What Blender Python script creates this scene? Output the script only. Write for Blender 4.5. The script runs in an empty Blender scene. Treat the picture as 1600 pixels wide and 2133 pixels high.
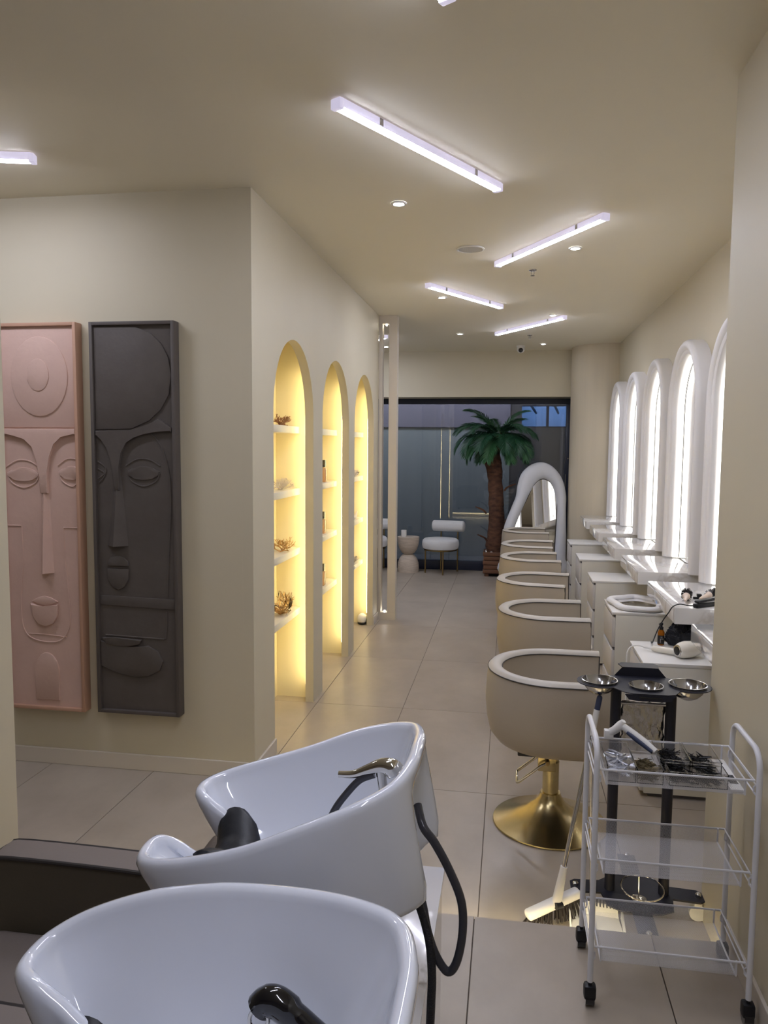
import bpy, bmesh, math, random
from mathutils import Vector, Matrix, noise
from math import pi, sin, cos, radians as R
random.seed(7)
SC = bpy.context.scene
COL = SC.collection

# ------------------------------------------------------------------ camera
cd = bpy.data.cameras.new('camera'); cam = bpy.data.objects.new('camera', cd); COL.objects.link(cam)
cd.sensor_fit = 'HORIZONTAL'; cd.sensor_width = 36; cd.lens = 36.0; cd.clip_start = 0.02
cam.matrix_world = Matrix(((0.9869205, -0.02136812, 0.15978526, 0), (0.1610281, 0.08389441, -0.98337769, 0),
                           (0.00760784, 0.99624552, 0.08623798, 1.78), (0, 0, 0, 1)))
SC.camera = cam
# ------------------------------------------------------------------ world and exposure
w = bpy.data.worlds.new('world'); SC.world = w; w.use_nodes = True
w.node_tree.nodes['Background'].inputs[0].default_value = (0.5, 0.55, 0.65, 1)
w.node_tree.nodes['Background'].inputs[1].default_value = 0.03
SC.view_settings.view_transform = 'Standard'; SC.view_settings.look = 'None'
SC.view_settings.gamma = 1; SC.view_settings.exposure = 1.22; SC.view_settings.use_curve_mapping = False
TUBE_E, DOWN_E, NICHE_E, LED_E = 36.0, 45.0, 12.0, 1.6

# ------------------------------------------------------------------ materials
def srgb(r, g, b):
    f = lambda c: (c/255)/12.92 if c/255 <= 0.04045 else ((c/255+0.055)/1.055)**2.4
    return (f(r), f(g), f(b), 1)
MATS = {}
def mat(name, col, rough=0.5, metal=0.0, coat=0.0, spec=0.5, emis=0, emcol=None, n=None, bump=None, trans=0, ior=1.45, sheen=0):
    """n=(scale, colour2, contrast) noise variation; bump=(scale, strength)"""
    m = bpy.data.materials.new(name); m.use_nodes = True
    nt = m.node_tree; b = nt.nodes['Principled BSDF']
    b.inputs['Base Color'].default_value = col; b.inputs['Roughness'].default_value = rough
    b.inputs['Metallic'].default_value = metal; b.inputs['Coat Weight'].default_value = coat
    b.inputs['Coat Roughness'].default_value = 0.05
    b.inputs['Specular IOR Level'].default_value = spec; b.inputs['IOR'].default_value = ior
    b.inputs['Transmission Weight'].default_value = trans; b.inputs['Sheen Weight'].default_value = sheen
    if emis:
        b.inputs['Emission Color'].default_value = emcol or col; b.inputs['Emission Strength'].default_value = emis
    if n or bump:
        tc = nt.nodes.new('ShaderNodeTexCoord')
    if n:
        sc = n[0]
        mp = nt.nodes.new('ShaderNodeMapping')
        mp.inputs['Scale'].default_value = sc if isinstance(sc, tuple) else (sc, sc, sc)
        nt.links.new(tc.outputs['Object'], mp.inputs[0])
        nz = nt.nodes.new('ShaderNodeTexNoise'); nz.inputs['Detail'].default_value = 6; nz.inputs['Scale'].default_value = 1
        nz.inputs['Roughness'].default_value = 0.6
        nt.links.new(mp.outputs[0], nz.inputs['Vector'])
        rp = nt.nodes.new('ShaderNodeValToRGB')
        c = n[2] if len(n) > 2 else 0.25
        rp.color_ramp.elements[0].position = 0.5-c; rp.color_ramp.elements[1].position = 0.5+c
        rp.color_ramp.elements[0].color = n[1]; rp.color_ramp.elements[1].color = col
        nt.links.new(nz.outputs['Fac'], rp.inputs[0]); nt.links.new(rp.outputs[0], b.inputs['Base Color'])
    if bump:
        nb = nt.nodes.new('ShaderNodeTexNoise'); nb.inputs['Detail'].default_value = 5
        mp2 = nt.nodes.new('ShaderNodeMapping')
        sc = bump[0]; mp2.inputs['Scale'].default_value = sc if isinstance(sc, tuple) else (sc, sc, sc)
        nb.inputs['Scale'].default_value = 1
        nt.links.new(tc.outputs['Object'], mp2.inputs[0]); nt.links.new(mp2.outputs[0], nb.inputs['Vector'])
        bp = nt.nodes.new('ShaderNodeBump'); bp.inputs['Strength'].default_value = bump[1]; bp.inputs['Distance'].default_value = 0.01
        nt.links.new(nb.outputs['Fac'], bp.inputs['Height']); nt.links.new(bp.outputs[0], b.inputs['Normal'])
    MATS[name] = m
    return m
def emit(name, col, s):
    m = bpy.data.materials.new(name); m.use_nodes = True; nt = m.node_tree; nt.nodes.clear()
    e = nt.nodes.new('ShaderNodeEmission'); e.inputs[0].default_value = col; e.inputs[1].default_value = s
    o = nt.nodes.new('ShaderNodeOutputMaterial'); nt.links.new(e.outputs[0], o.inputs[0]); MATS[name] = m
    return m
def marble(name, base, vein, rough=0.08, sc=2.2):
    m = mat(name, base, rough, coat=0.6); nt = m.node_tree; b = nt.nodes['Principled BSDF']
    tc = nt.nodes.new('ShaderNodeTexCoord'); nz = nt.nodes.new('ShaderNodeTexNoise')
    nz.inputs['Scale'].default_value = sc; nz.inputs['Detail'].default_value = 8; nz.inputs['Distortion'].default_value = 1.6
    nt.links.new(tc.outputs['Object'], nz.inputs['Vector'])
    rp = nt.nodes.new('ShaderNodeValToRGB'); e = rp.color_ramp.elements
    e[0].position = 0.47; e[0].color = base; e[1].position = 0.54; e[1].color = base
    k = e.new(0.505); k.color = vein
    nt.links.new(nz.outputs['Fac'], rp.inputs[0]); nt.links.new(rp.outputs[0], b.inputs['Base Color'])
    return m
def pane_glass(name, tint, refl):
    m = bpy.data.materials.new(name); m.use_nodes = True; nt = m.node_tree; nt.nodes.clear()
    o = nt.nodes.new('ShaderNodeOutputMaterial'); t = nt.nodes.new('ShaderNodeBsdfTransparent'); t.inputs[0].default_value = tint
    g = nt.nodes.new('ShaderNodeBsdfGlossy'); g.inputs['Roughness'].default_value = 0.01; g.inputs[0].default_value = (1, 1, 1, 1)
    f = nt.nodes.new('ShaderNodeFresnel'); f.inputs[0].default_value = refl
    mx = nt.nodes.new('ShaderNodeMixShader')
    nt.links.new(f.outputs[0], mx.inputs[0]); nt.links.new(t.outputs[0], mx.inputs[1]); nt.links.new(g.outputs[0], mx.inputs[2])
    nt.links.new(mx.outputs[0], o.inputs[0]); MATS[name] = m
    return m
def wire_mesh(name, col, pitch=0.005, fill=0.45):
    """expanded-metal sheet: diamond holes cut out with transparency"""
    m = mat(name, col, 0.45, 0.2); nt = m.node_tree; b = nt.nodes['Principled BSDF']
    tc = nt.nodes.new('ShaderNodeTexCoord'); sep = nt.nodes.new('ShaderNodeSeparateXYZ')
    nt.links.new(tc.outputs['Object'], sep.inputs[0])
    def M(op, a, c=None):
        k = nt.nodes.new('ShaderNodeMath'); k.operation = op
        for i, v in enumerate((a, c)):
            if v is None: continue
            if isinstance(v, (int, float)): k.inputs[i].default_value = v
            else: nt.links.new(v, k.inputs[i])
        return k.outputs[0]
    q = 2*pi/pitch
    s1 = M('ADD', M('ADD', sep.outputs[0], sep.outputs[1]), sep.outputs[2])
    s2 = M('ADD', M('SUBTRACT', sep.outputs[0], sep.outputs[1]), M('MULTIPLY', sep.outputs[2], -1.0))
    v = M('MAXIMUM', M('SINE', M('MULTIPLY', s1, q)), M('SINE', M('MULTIPLY', s2, q)))
    al = M('GREATER_THAN', v, fill)
    nt.links.new(al, b.inputs['Alpha'])
    return m

PAINT = mat('wall_paint', srgb(206, 197, 173), 0.55, n=(1.3, srgb(201, 192, 168), 0.3), bump=(60, 0.03))
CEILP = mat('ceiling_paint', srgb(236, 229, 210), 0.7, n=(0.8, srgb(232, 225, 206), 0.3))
NICHE = mat('niche_paint', srgb(226, 214, 180), 0.5)
COLP = mat('column_paint', srgb(214, 203, 180), 0.6, n=((9, 9, 0.4), srgb(203, 192, 170), 0.3))
SKIRT = mat('skirting_paint', srgb(205, 196, 182), 0.4)
TILE = mat('concrete_tile', srgb(180, 169, 154), 0.32, spec=0.5, n=((2.6, 1.8, 1), srgb(156, 145, 131), 0.24), bump=(25, 0.02))
GROUT = mat('grout', srgb(110, 100, 90), 0.9)
WHITE = mat('white_lacquer', srgb(232, 230, 226), 0.3)
CAB = mat('cream_laminate', srgb(228, 224, 212), 0.35)
DRAW = mat('drawer_front', srgb(216, 212, 208), 0.35)
SHELF = mat('shelf_paint', srgb(216, 209, 194), 0.4)
GAP = mat('drawer_gap', srgb(84, 81, 84), 0.6)  # darker tone stands in for shade inside the drawer grooves
PLASTER = mat('white_plaster', srgb(232, 230, 230), 0.45, bump=(18, 0.06))
MARB = marble('white_marble', srgb(226, 224, 222), srgb(208, 203, 198), 0.05)
MARBD = marble('plinth_marble', srgb(214, 212, 214), srgb(150, 144, 138), 0.12, 1.8)
MIRROR = mat('mirror_glass', (0.93, 0.93, 0.93, 1), 0.015, 1.0)
LEATH = mat('greige_leather', srgb(178, 168, 152), 0.42, n=(3, srgb(170, 159, 143), 0.3), bump=(140, 0.05))
LEATHR = mat('pale_leather', srgb(186, 179, 168), 0.4, bump=(140, 0.04))
PIPE = mat('piping', srgb(60, 56, 54), 0.5)
GOLD = mat('brushed_gold', srgb(212, 194, 146), 0.24, 1.0, n=((2, 2, 60), srgb(200, 182, 134), 0.3))
BRASS = mat('brass', srgb(150, 130, 92), 0.3, 1.0)
CER = mat('ceramic', srgb(226, 230, 240), 0.07, coat=1.0)
BLKR = mat('black_rubber', srgb(22, 24, 30), 0.42, bump=(80, 0.06))
BLKG = mat('black_gloss', srgb(10, 11, 18), 0.08, coat=0.8)
HOSE = mat('grey_hose', srgb(62, 62, 68), 0.22)
BRAID = mat('braided_hose', srgb(34, 34, 38), 0.35, bump=((200, 200, 400), 0.5))
CHROME = mat('chrome', srgb(215, 213, 208), 0.06, 1.0)
STEEL = mat('steel', srgb(190, 190, 194), 0.14, 1.0)
TAUPE = mat('taupe_vinyl', srgb(132, 122, 116), 0.5, bump=(120, 0.05))
TAUPED = mat('dark_taupe_vinyl', srgb(96, 88, 74), 0.55, bump=(120, 0.05))
TROL = mat('white_powder_coat', srgb(222, 222, 226), 0.32)
MESHM = wire_mesh('white_wire_mesh', srgb(214, 214, 218), 0.0046, 0.84)
BLKP = mat('black_plastic', srgb(18, 19, 24), 0.4)
NAVYM = mat('black_powder_coat', srgb(30, 31, 42), 0.45, bump=(300, 0.05))
FOIL = mat('foil', srgb(205, 200, 190), 0.2, 1.0, bump=((24, 24, 14), 1.0))
ACR = mat('clear_acrylic', (1, 1, 1, 1), 0.03, trans=1.0, ior=1.2)
PINK = mat('pink_relief', srgb(214, 182, 168), 0.7, n=(7, srgb(203, 171, 157), 0.3), bump=(40, 0.1))
PINKF = mat('pink_frame', srgb(190, 150, 126), 0.6)
DARK = mat('charcoal_relief', srgb(94, 87, 82), 0.65, n=(7, srgb(82, 75, 71), 0.3), bump=(40, 0.12))
DARKF = mat('charcoal_frame', srgb(88, 81, 77), 0.55)
NAVY = mat('navy_frame', srgb(32, 38, 58), 0.4)
BARK = mat('palm_bark', srgb(112, 76, 56), 0.9, n=((9, 9, 22), srgb(56, 38, 30), 0.2), bump=((18, 18, 6), 0.9))
LEAF = mat('palm_leaf', srgb(42, 86, 58), 0.4, n=(4, srgb(26, 60, 44), 0.3))
LEAF2 = mat('palm_leaf_light', srgb(68, 116, 72), 0.4, n=(4, srgb(40, 82, 54), 0.3))
WOOD = mat('planter_wood', srgb(138, 96, 70), 0.55, n=((3, 3, 30), srgb(78, 50, 38), 0.3))
PEB = mat('white_pebble', srgb(236, 234, 230), 0.6)
TRAV = mat('ribbed_travertine', srgb(214, 200, 184), 0.75, n=((10, 10, 60), srgb(176, 162, 146), 0.25), bump=((6, 6, 90), 0.5))
BOUC = mat('white_boucle', srgb(214, 214, 214), 0.9, bump=(90, 0.35), sheen=0.3)
CGOLD = mat('coral_gold', srgb(196, 158, 104), 0.3, 0.75)
CWHITE = mat('coral_white', srgb(226, 214, 196), 0.5)
CBRZ = mat('coral_bronze', srgb(166, 122, 88), 0.4, 0.55)
AMBER = mat('amber_perfume', srgb(232, 190, 150), 0.05, trans=0.6, ior=1.4)
AMBERG = mat('amber_glass', srgb(190, 110, 20), 0.05, trans=0.5, ior=1.4)
CLEAR = mat('clear_glass', (1, 1, 1, 1), 0.02, trans=1, ior=1.45)
LABELB = mat('black_label', srgb(16, 16, 18), 0.5)
PAPER = mat('white_print', srgb(220, 220, 220), 0.6)
CLOTH = mat('black_cloth', srgb(20, 21, 28), 0.85, bump=(40, 0.3), sheen=0.2)
DRYER = mat('cream_gloss_plastic', srgb(236, 230, 216), 0.12, coat=0.6)
BRIS = mat('dark_bristle', srgb(52, 46, 46), 0.8)
WPLA = mat('white_plastic', srgb(230, 228, 224), 0.3)
NAVYP = mat('navy_grip', srgb(58, 66, 92), 0.5)
PIND = mat('black_hairpins', srgb(16, 16, 18), 0.35, 0.3)
PINW = mat('silver_clips', srgb(206, 208, 216), 0.3, 0.6)
PING = mat('bronze_pins', srgb(104, 92, 66), 0.4, 0.5)
TUBEM = emit('tube_light', (0.80, 0.83, 1.0, 1), TUBE_E)
TUBEB = mat('tube_body', srgb(226, 222, 240), 0.3, emis=.22, emcol=(.78, .74, 1, 1))
DOWNM = emit('downlight_glow', (0.86, 0.9, 1.0, 1), DOWN_E)
NLEDM = emit('warm_led', (1.0, 0.83, 0.42, 1), NICHE_E)
MLEDM = emit('white_led', (1.0, 0.96, 0.88, 1), LED_E)
STEPM = emit('step_led', (1.0, 0.86, 0.52, 1), 16.0)
SPOTM = emit('tiny_spot', (1.0, 0.96, 0.86, 1), 20.0)
GLASS = pane_glass('shopfront_glass', (0.74, 0.78, 0.82, 1), 1.55)

# ------------------------------------------------------------------ mesh helpers
class B:
    def __init__(s): s.bm = bmesh.new()
    def box(s, x0, x1, y0, y1, z0, z1, bev=0, seg=2):
        r = bmesh.ops.create_cube(s.bm, size=1)
        for v in r['verts']:
            v.co = Vector((x0+(v.co.x+.5)*(x1-x0), y0+(v.co.y+.5)*(y1-y0), z0+(v.co.z+.5)*(z1-z0)))
        if bev:
            ed = list({e for v in r['verts'] for e in v.link_edges})
            bmesh.ops.bevel(s.bm, geom=ed, offset=bev, segments=seg, affect='EDGES', profile=0.5)
        return s
    def loft(s, rings, closed=True, cap0=False, cap1=False, loop=False):
        vs = [[s.bm.verts.new(p) for p in r] for r in rings]
        n = len(rings[0]); m = len(rings)
        for i in range(m if loop else m-1):
            a, b = vs[i], vs[(i+1) % m]
            for j in range(n if closed else n-1):
                k = (j+1) % n
                try: s.bm.faces.new((a[j], a[k], b[k], b[j]))
                except ValueError: pass
        if cap0: s.bm.faces.new(vs[0][::-1])
        if cap1: s.bm.faces.new(vs[-1])
        return s
    def tube(s, pts, r, seg=8, closed=False, cap=True, flat=None):
        pts = [Vector(p) for p in pts]; n = len(pts)
        rs = r if isinstance(r, (list, tuple)) else [r]*n
        rings = []; up = None
        for i, p in enumerate(pts):
            a = pts[(i-1) % n] if (closed or i > 0) else p
            b = pts[(i+1) % n] if (closed or i < n-1) else p
            t = (b-a).normalized()
            if up is None:
                up = Vector((0, 0, 1)) if abs(t.z) < .9 else Vector((1, 0, 0))
            u = (up - t*up.dot(t))
            if u.length < 1e-5: u = t.orthogonal()
            u.normalize(); up = u; v = t.cross(u)
            f = flat or 1.0
            rings.append([p+(u*cos(2*pi*k/seg)+v*sin(2*pi*k/seg)*f)*rs[i] for k in range(seg)])
        s.loft(rings, True, cap and not closed, cap and not closed, closed)
        return s
    def lathe(s, prof, c=(0, 0, 0), seg=32, cap=True):
        c = Vector(c)
        rings = [[c+Vector((r*cos(2*pi*k/seg), r*sin(2*pi*k/seg), z)) for k in range(seg)] for r, z in prof]
        return s.loft(rings, True, cap, cap)
    def prism(s, poly, axis, a, b, bev=0, seg=2):
        """poly 2-D points; axis 'x': (y,z) 'y': (x,z) 'z': (x,y)"""
        f = {'x': lambda p, t: (t, p[0], p[1]), 'y': lambda p, t: (p[0], t, p[1]), 'z': lambda p, t: (p[0], p[1], t)}[axis]
        va = [s.bm.verts.new(f(p, a)) for p in poly]; vb = [s.bm.verts.new(f(p, b)) for p in poly]
        n = len(poly); fa = s.bm.faces.new(va); fb = s.bm.faces.new(vb[::-1])
        for i in range(n): s.bm.faces.new((va[i], vb[i], vb[(i+1) % n], va[(i+1) % n]))
        if bev:
            bmesh.ops.bevel(s.bm, geom=list(fa.edges)+list(fb.edges), offset=bev, segments=seg, affect='EDGES', profile=0.5)
        return s
    def ball(s, c, r, u=16, v=10):
        r = r if isinstance(r, (tuple, list)) else (r, r, r)
        q = bmesh.ops.create_uvsphere(s.bm, u_segments=u, v_segments=v, radius=1)
        for x in q['verts']: x.co = Vector((c[0]+x.co.x*r[0], c[1]+x.co.y*r[1], c[2]+x.co.z*r[2]))
        return s
    def cyl(s, p, q, r, seg=16): return s.tube([p, q], r, seg)
    def rot(s, m, c=(0, 0, 0)):
        bmesh.ops.rotate(s.bm, cent=c, matrix=m, verts=s.bm.verts[:]); return s
ORG = {}
def link_mesh(name, b, m, smooth=True, ang=40):
    bm = b.bm if isinstance(b, B) else b
    bmesh.ops.recalc_face_normals(bm, faces=bm.faces[:])
    me = bpy.data.meshes.new(name); bm.to_mesh(me); bm.free()
    me.materials.append(m)
    if smooth:
        me.polygons.foreach_set('use_smooth', [True]*len(me.polygons)); me.set_sharp_from_angle(angle=R(ang))
    o = bpy.data.objects.new(name, me); COL.objects.link(o)
    return o
def part(name, b, m, parent, label=None, smooth=True, ang=40):
    """child mesh; geometry is given in world space (or in the thing's own space for local things)"""
    org = ORG[parent.name]; bm = b.bm
    if org is not None: bmesh.ops.translate(bm, verts=bm.verts[:], vec=-org)
    o = link_mesh(name, b, m, smooth, ang); o.parent = parent
    ORG[o.name] = org
    if label: o['label'] = label
    return o
def tag(o, label, cat, group=None, kind=None):
    o['label'] = label; o['category'] = cat
    if group: o['group'] = group
    if kind: o['kind'] = kind
    return o
def thing(name, loc, label, cat, group=None, local=False):
    o = bpy.data.objects.new(name, None); COL.objects.link(o); o.location = loc; o.empty_display_size = 0.1
    ORG[o.name] = None if local else Vector(loc)
    return tag(o, label, cat, group)
def single(name, b, m, label, cat, group=None, kind=None, smooth=True, ang=40):
    """a thing that is one mesh; origin at the middle of its base"""
    bm = b.bm; xs = [v.co for v in bm.verts]
    c = Vector(((min(v.x for v in xs)+max(v.x for v in xs))/2, (min(v.y for v in xs)+max(v.y for v in xs))/2, min(v.z for v in xs)))
    bmesh.ops.translate(bm, verts=bm.verts[:], vec=-c)
    o = link_mesh(name, b, m, smooth, ang); o.location = c; ORG[o.name] = c
    return tag(o, label, cat, group, kind)
def struct(name, b, m, smooth=False):
    o = link_mesh(name, b, m, smooth); o['kind'] = 'structure'; ORG[o.name] = Vector((0, 0, 0))
    return o
def copy_tree(o, parent=None):
    c = o.copy(); COL.objects.link(c); c.parent = parent
    for ch in [x for x in bpy.data.objects if x.parent == o]: copy_tree(ch, c)
    return c
def spline(pts, n=8, closed=False):
    P = [Vector(p) for p in pts]; m = len(P); out = []
    for i in range(m if closed else m-1):
        g = lambda k: P[k % m] if closed else P[max(0, min(m-1, k))]
        a, b, c, d = g(i-1), g(i), g(i+1), g(i+2)
        for k in range(n):
            t = k/n
            out.append(0.5*((2*b)+(c-a)*t+(2*a-5*b+4*c-d)*t*t+(3*b-a-3*c+d)*t**3))
    if not closed: out.append(P[-1])
    return out

# ================================================================== STRUCTURE
ZC, ZU, YS = 3.065, 0.12, 2.61          # ceiling, platform height, step edge
WL, WR, WN = -1.308, 1.32, 0.757        # arch wall face, mirror wall face, near right wall face
YL, YG = 3.81, 11.02                    # art wall face, glass plane

# floors: a grouted slab and its single tiles
TM = {}
def tiles(parent, x0, x1, y0, y1, z, jx, jy, skip=None):
    X = sorted({x0, x1} | {jx+.6*k for k in range(-12, 12) if x0 < jx+.6*k < x1})
    Y = sorted({y0, y1} | {jy+1.2*k for k in range(-12, 12) if y0 < jy+1.2*k < y1})
    for xa, xb in zip(X, X[1:]):
        for ya, yb in zip(Y, Y[1:]):
            if skip and skip((xa+xb)/2, (ya+yb)/2): continue
            key = (round(xb-xa, 3), round(yb-ya, 3))
            g = 0.0018
            if key not in TM:
                b = B().box(-(xb-xa)/2+g, (xb-xa)/2-g, -(yb-ya)/2+g, (yb-ya)/2-g, -0.009, 0, 0.0008, 1)
                o = link_mesh('tile', b, TILE, False); TM[key] = o.data
            else:
                o = bpy.data.objects.new('tile', TM[key]); COL.objects.link(o)
            o.location = ((xa+xb)/2, (ya+yb)/2, z); o.parent = parent
# per-tile variation of the concrete pattern
nt = TILE.node_tree
oi = nt.nodes.new('ShaderNodeObjectInfo'); vm = nt.nodes.new('ShaderNodeVectorMath'); vm.operation = 'ADD'
mul = nt.nodes.new('ShaderNodeVectorMath'); mul.operation = 'SCALE'; mul.inputs['Scale'].default_value = 3.7
nt.links.new(oi.outputs['Location'], mul.inputs[0])
mp = [x for x in nt.nodes if x.type == 'MAPPING'][0]; tcn = [x for x in nt.nodes if x.type == 'TEX_COORD'][0]
nt.links.new(tcn.outputs['Object'], vm.inputs[0]); nt.links.new(mul.outputs[0], vm.inputs[1]); nt.links.new(vm.outputs[0], mp.inputs[0])

fl = struct('floor', B().box(-4.4, 1.6, YS-.05, 14.5, -0.12, -0.003), GROUT)
tiles(fl, -4.4, 1.4, YS, YG, 0.0, -0.081, 3.85, lambda x, y: x < -1.9 and 3.9 < y < 7.6)
fu = struct('floor', B().box(-4.4, 1.6, -1.6, YS-.061, -0.1, ZU-.009), GROUT)
tiles(fu, -4.4, 1.4, -1.6, YS, ZU, -0.088, 2.61)
part('riser', B().box(-4.4, 1.4, YS-.06, YS-.05, 0, ZU-.0116), SKIRT, fu)
part('tile_backing', B().box(-4.4, 1.4, YS-.0605, YS-.002, ZU-.0115, ZU-.0092), GROUT, fu)  # unseen strip added to keep the step light from leaking through joints
part('nosing', B().box(-4.4, 1.4, YS-.010, YS-.002, ZU-.022, ZU-.0116), SKIRT, fu)
led = single('step_light', B().box(-1.6, WN-.02, YS-.049, YS-.036, ZU-.026, ZU-.0118), STEPM, 'warm light strip tucked under the edge of the raised floor step', 'light strip', smooth=False)

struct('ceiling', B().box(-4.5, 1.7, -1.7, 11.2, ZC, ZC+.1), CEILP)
struct('wall_left', B().box(-4.5, WL-.0581, YL, YL+.12, -.01, ZC), PAINT)
# arch wall: one board with three arched openings cut out of it down to the floor
ARCH = [(4.17, 5.058), (5.315, 6.223), (6.453, 7.39)]
poly = [(YL, 0)]
for a, b in ARCH:
    c, r = (a+b)/2, (b-a)/2
    poly.append((a, 0))
    for k in range(33):
        t = pi-pi*k/32
        poly.append((c+r*cos(t), 2.415-r+r*sin(t)))
    poly.append((b, 0))
poly += [(7.65, 0), (7.65, ZC), (YL, ZC)]
wc = struct('wall_corridor', B().prism(poly, 'x', WL-.058, WL), PAINT)
for o_ in (wc,):
    o_.data.polygons.foreach_set('use_smooth', [True]*len(o_.data.polygons)); o_.data.set_sharp_from_angle(angle=R(30))
XB, XN = -1.60, WL-.058
for a, b in ARCH:
    y0, y1 = a-.095, b+.095
    q = B().box(XB-.03, XB, y0-.03, y1+.03, 0, 2.6)
    q.box(XB, XN-.0005, y0-.03, y0, 0, 2.6).box(XB, XN-.0005, y1, y1+.03, 0, 2.6).box(XB, XN-.0005, y0, y1, 2.57, 2.6)
    part('niche_lining', q, NICHE, wc, 'warm lit niche lining', smooth=False)
# right side
struct('wall_right', B().box(WR, WR+.1, 2.9, 10.6, -.01, ZC), PAINT)
struct('wall_right_near', B().box(WN, WR+.1, -1.6, 2.95, -.01, ZC), PAINT)
struct('baseboard_right', B().box(WN-.012, WN, -1.5, YS-.001, ZU, ZU+.085, .003), SKIRT)
# rounded corner column
wcol = struct('wall_column', B().lathe([(0.475, -.01), (0.475, ZC)], (1.25, 10.42, 0), 64), COLP, True)
# far bulkhead, left room, back walls
struct('wall_far', B().box(-4.5, 1.7, 10.62, 11.2, 2.448, ZC), PAINT)
struct('wall_left_far', B().box(-4.5, -4.4, 7.6, 11.2, -.01, ZC), PAINT)
struct('wall_left_rear', B().box(-4.5, XB-.03, 7.56, 7.655, -.01, ZC), PAINT)
struct('wall_left_side', B().box(-4.5, -4.4, -1.7, 3.9, -.01, ZC), PAINT)
struct('wall_back', B().box(-4.5, 1.7, -1.7, -1.6, -.01, ZC), mat('back_wall_paint', srgb(150, 138, 124), .6))
struct('wall_pillar', B().box(-2.5, -1.852, 2.40, 2.60, 0.0, ZC), PAINT)
# skirtings
struct('baseboard_left', B().box(-4.4, WL+.012, YL-.013, YL, 0, .088, .003), SKIRT)
for y0, y1 in ((YL-.013, 4.168), (7.392, 7.64)):
    struct('baseboard_corridor', B().box(WL, WL+.013, y0, y1, 0, .085, .003), SKIRT)
# slim see-through frame closing the arch wall
tr = struct('trim_1', B().box(-1.205, -1.122, 7.655, 7.76, .075, 2.985, .002), SKIRT)
part('slim_post', B().box(-1.307, -1.272, 7.655, 7.76, .075, 2.985, .002), SKIRT, tr)
part('top_rail', B().box(-1.307, -1.122, 7.655, 7.76, 2.985, ZC-.001), SKIRT, tr)
part('bottom_rail', B().box(-1.307, -1.122, 7.655, 7.76, 0.0, .075), SKIRT, tr)
for z0, z1 in ((2.97, 2.985), (.075, .09)):
    single('mini_spotlight', B().lathe([(.007, z0), (.007, z1)], (-1.238, 7.70, 0), 12), SPOTM,
           'tiny spotlight set in the %s of the slim see-through frame' % ('top' if z0 > 1 else 'sill'), 'spotlight', 'spots of the slim frame')

# shopfront
wn = struct('window_1', B().box(-4.4, 0.84, YG-.03, YG+.05, 2.372, 2.447, .003), NAVY)
part('bottom_rail', B().box(-4.4, .84, YG-.03, YG+.05, 0.0, .135, .003), NAVY, wn)
part('stile', B().box(.765, .84, YG-.03, YG+.05, .135, 2.372, .003), NAVY, wn)
part('stile', B().box(-2.9, -2.83, YG-.03, YG+.05, .135, 2.372, .003), NAVY, wn)
part('pane', B().box(-2.83, .765, YG+.006, YG+.012, .135, 2.372), GLASS, wn, smooth=False)
part('pane', B().box(-4.4, -2.9, YG+.006, YG+.012, .135, 2.372), GLASS, wn, smooth=False)
part('lock', B().cyl((.80, YG-.045, 1.62), (.80, YG-.03, 1.62), .012, 12), STEEL, wn)
part('pull_handle', B().tube([(.775, YG-.03, 1.40), (.772, YG-.06, 1.40), (.772, YG-.06, 1.15), (.775, YG-.03, 1.15)], .006, 8), STEEL, wn)
# beyond the glass: grey shutter, dark lobby wall with a high window
SHUT = mat('grey_shutter', srgb(120, 124, 128), 0.6, n=((14, 1, .3), srgb(106, 111, 116), .35))
FASC = mat('mauve_fascia', srgb(104, 98, 112), 0.7, n=((7, 1, .3), srgb(92, 88, 104), .3))
LOB = mat('lobby_wall', srgb(74, 70, 72), 0.75, n=((5, 1, .3), srgb(62, 58, 62), .3))
LOBB = mat('lobby_blue_wall', srgb(96, 118, 150), 0.7)
part_ = struct('wall_shutter', B().box(-5.2, 0.0, 12.46, 12.52, -.01, 2.08), SHUT)
struct('floor_lobby', B().box(-5.2, 1.9, YG+.06, 12.46, -.002, .004), mat('lobby_stone', srgb(62, 64, 70), .5))
struct('wall_fascia', B().box(-5.2, 0.0, 12.44, 12.52, 2.08, 3.6), FASC)
lw = struct('wall_lobby', B().box(0.0, 1.9, 12.47, 12.55, -.01, 2.087), LOB)
part('upper_panel', B().box(0.0, 1.9, 12.47, 12.55, 2.43, 3.6), LOB, lw)
part('side_panel', B().box(0.0, .18, 12.47, 12.55, 2.087, 2.43), LOB, lw)
w2 = struct('window_2', B().box(.18, 1.9, 12.47, 12.53, 2.087, 2.10), NAVY)
part('top_rail', B().box(.18, 1.9, 12.47, 12.53, 2.415, 2.43), NAVY, w2)
part('mullion', B().box(.56, .60, 12.46, 12.53, 2.10, 2.415), NAVY, w2)
part('pane', B().box(.18, 1.9, 12.50, 12.504, 2.10, 2.415), GLASS, w2, smooth=False)
struct('wall_street', B().box(-.6, 3.4, 15.6, 15.7, 0, 4.2), LOBB)
cano = thing('canopy_roof', (1.0, 14.3, 2.42), 'pale crumpled canopy roof seen through the high lobby window', 'canopy')
b = B(); rr = random.Random(3)
rows = [[(-.3+.12*i, 13.6+.2*j, 2.50+.035*j+rr.uniform(-.02, .02)) for i in range(24)] for j in range(6)]
b.loft(rows, False)
part('sheet', b, mat('canopy_sheet', srgb(200, 206, 216), .5), cano)
for x in (.35, .75, 1.15):
    part('bracket', B().tube([(x, 13.65, 2.49), (x+.12, 14.6, 2.40)], .022, 6), NAVY, cano)
LOBE = emit('lobby_fill_cool', (0.72, 0.84, 1.0, 1), 16.0)
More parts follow.
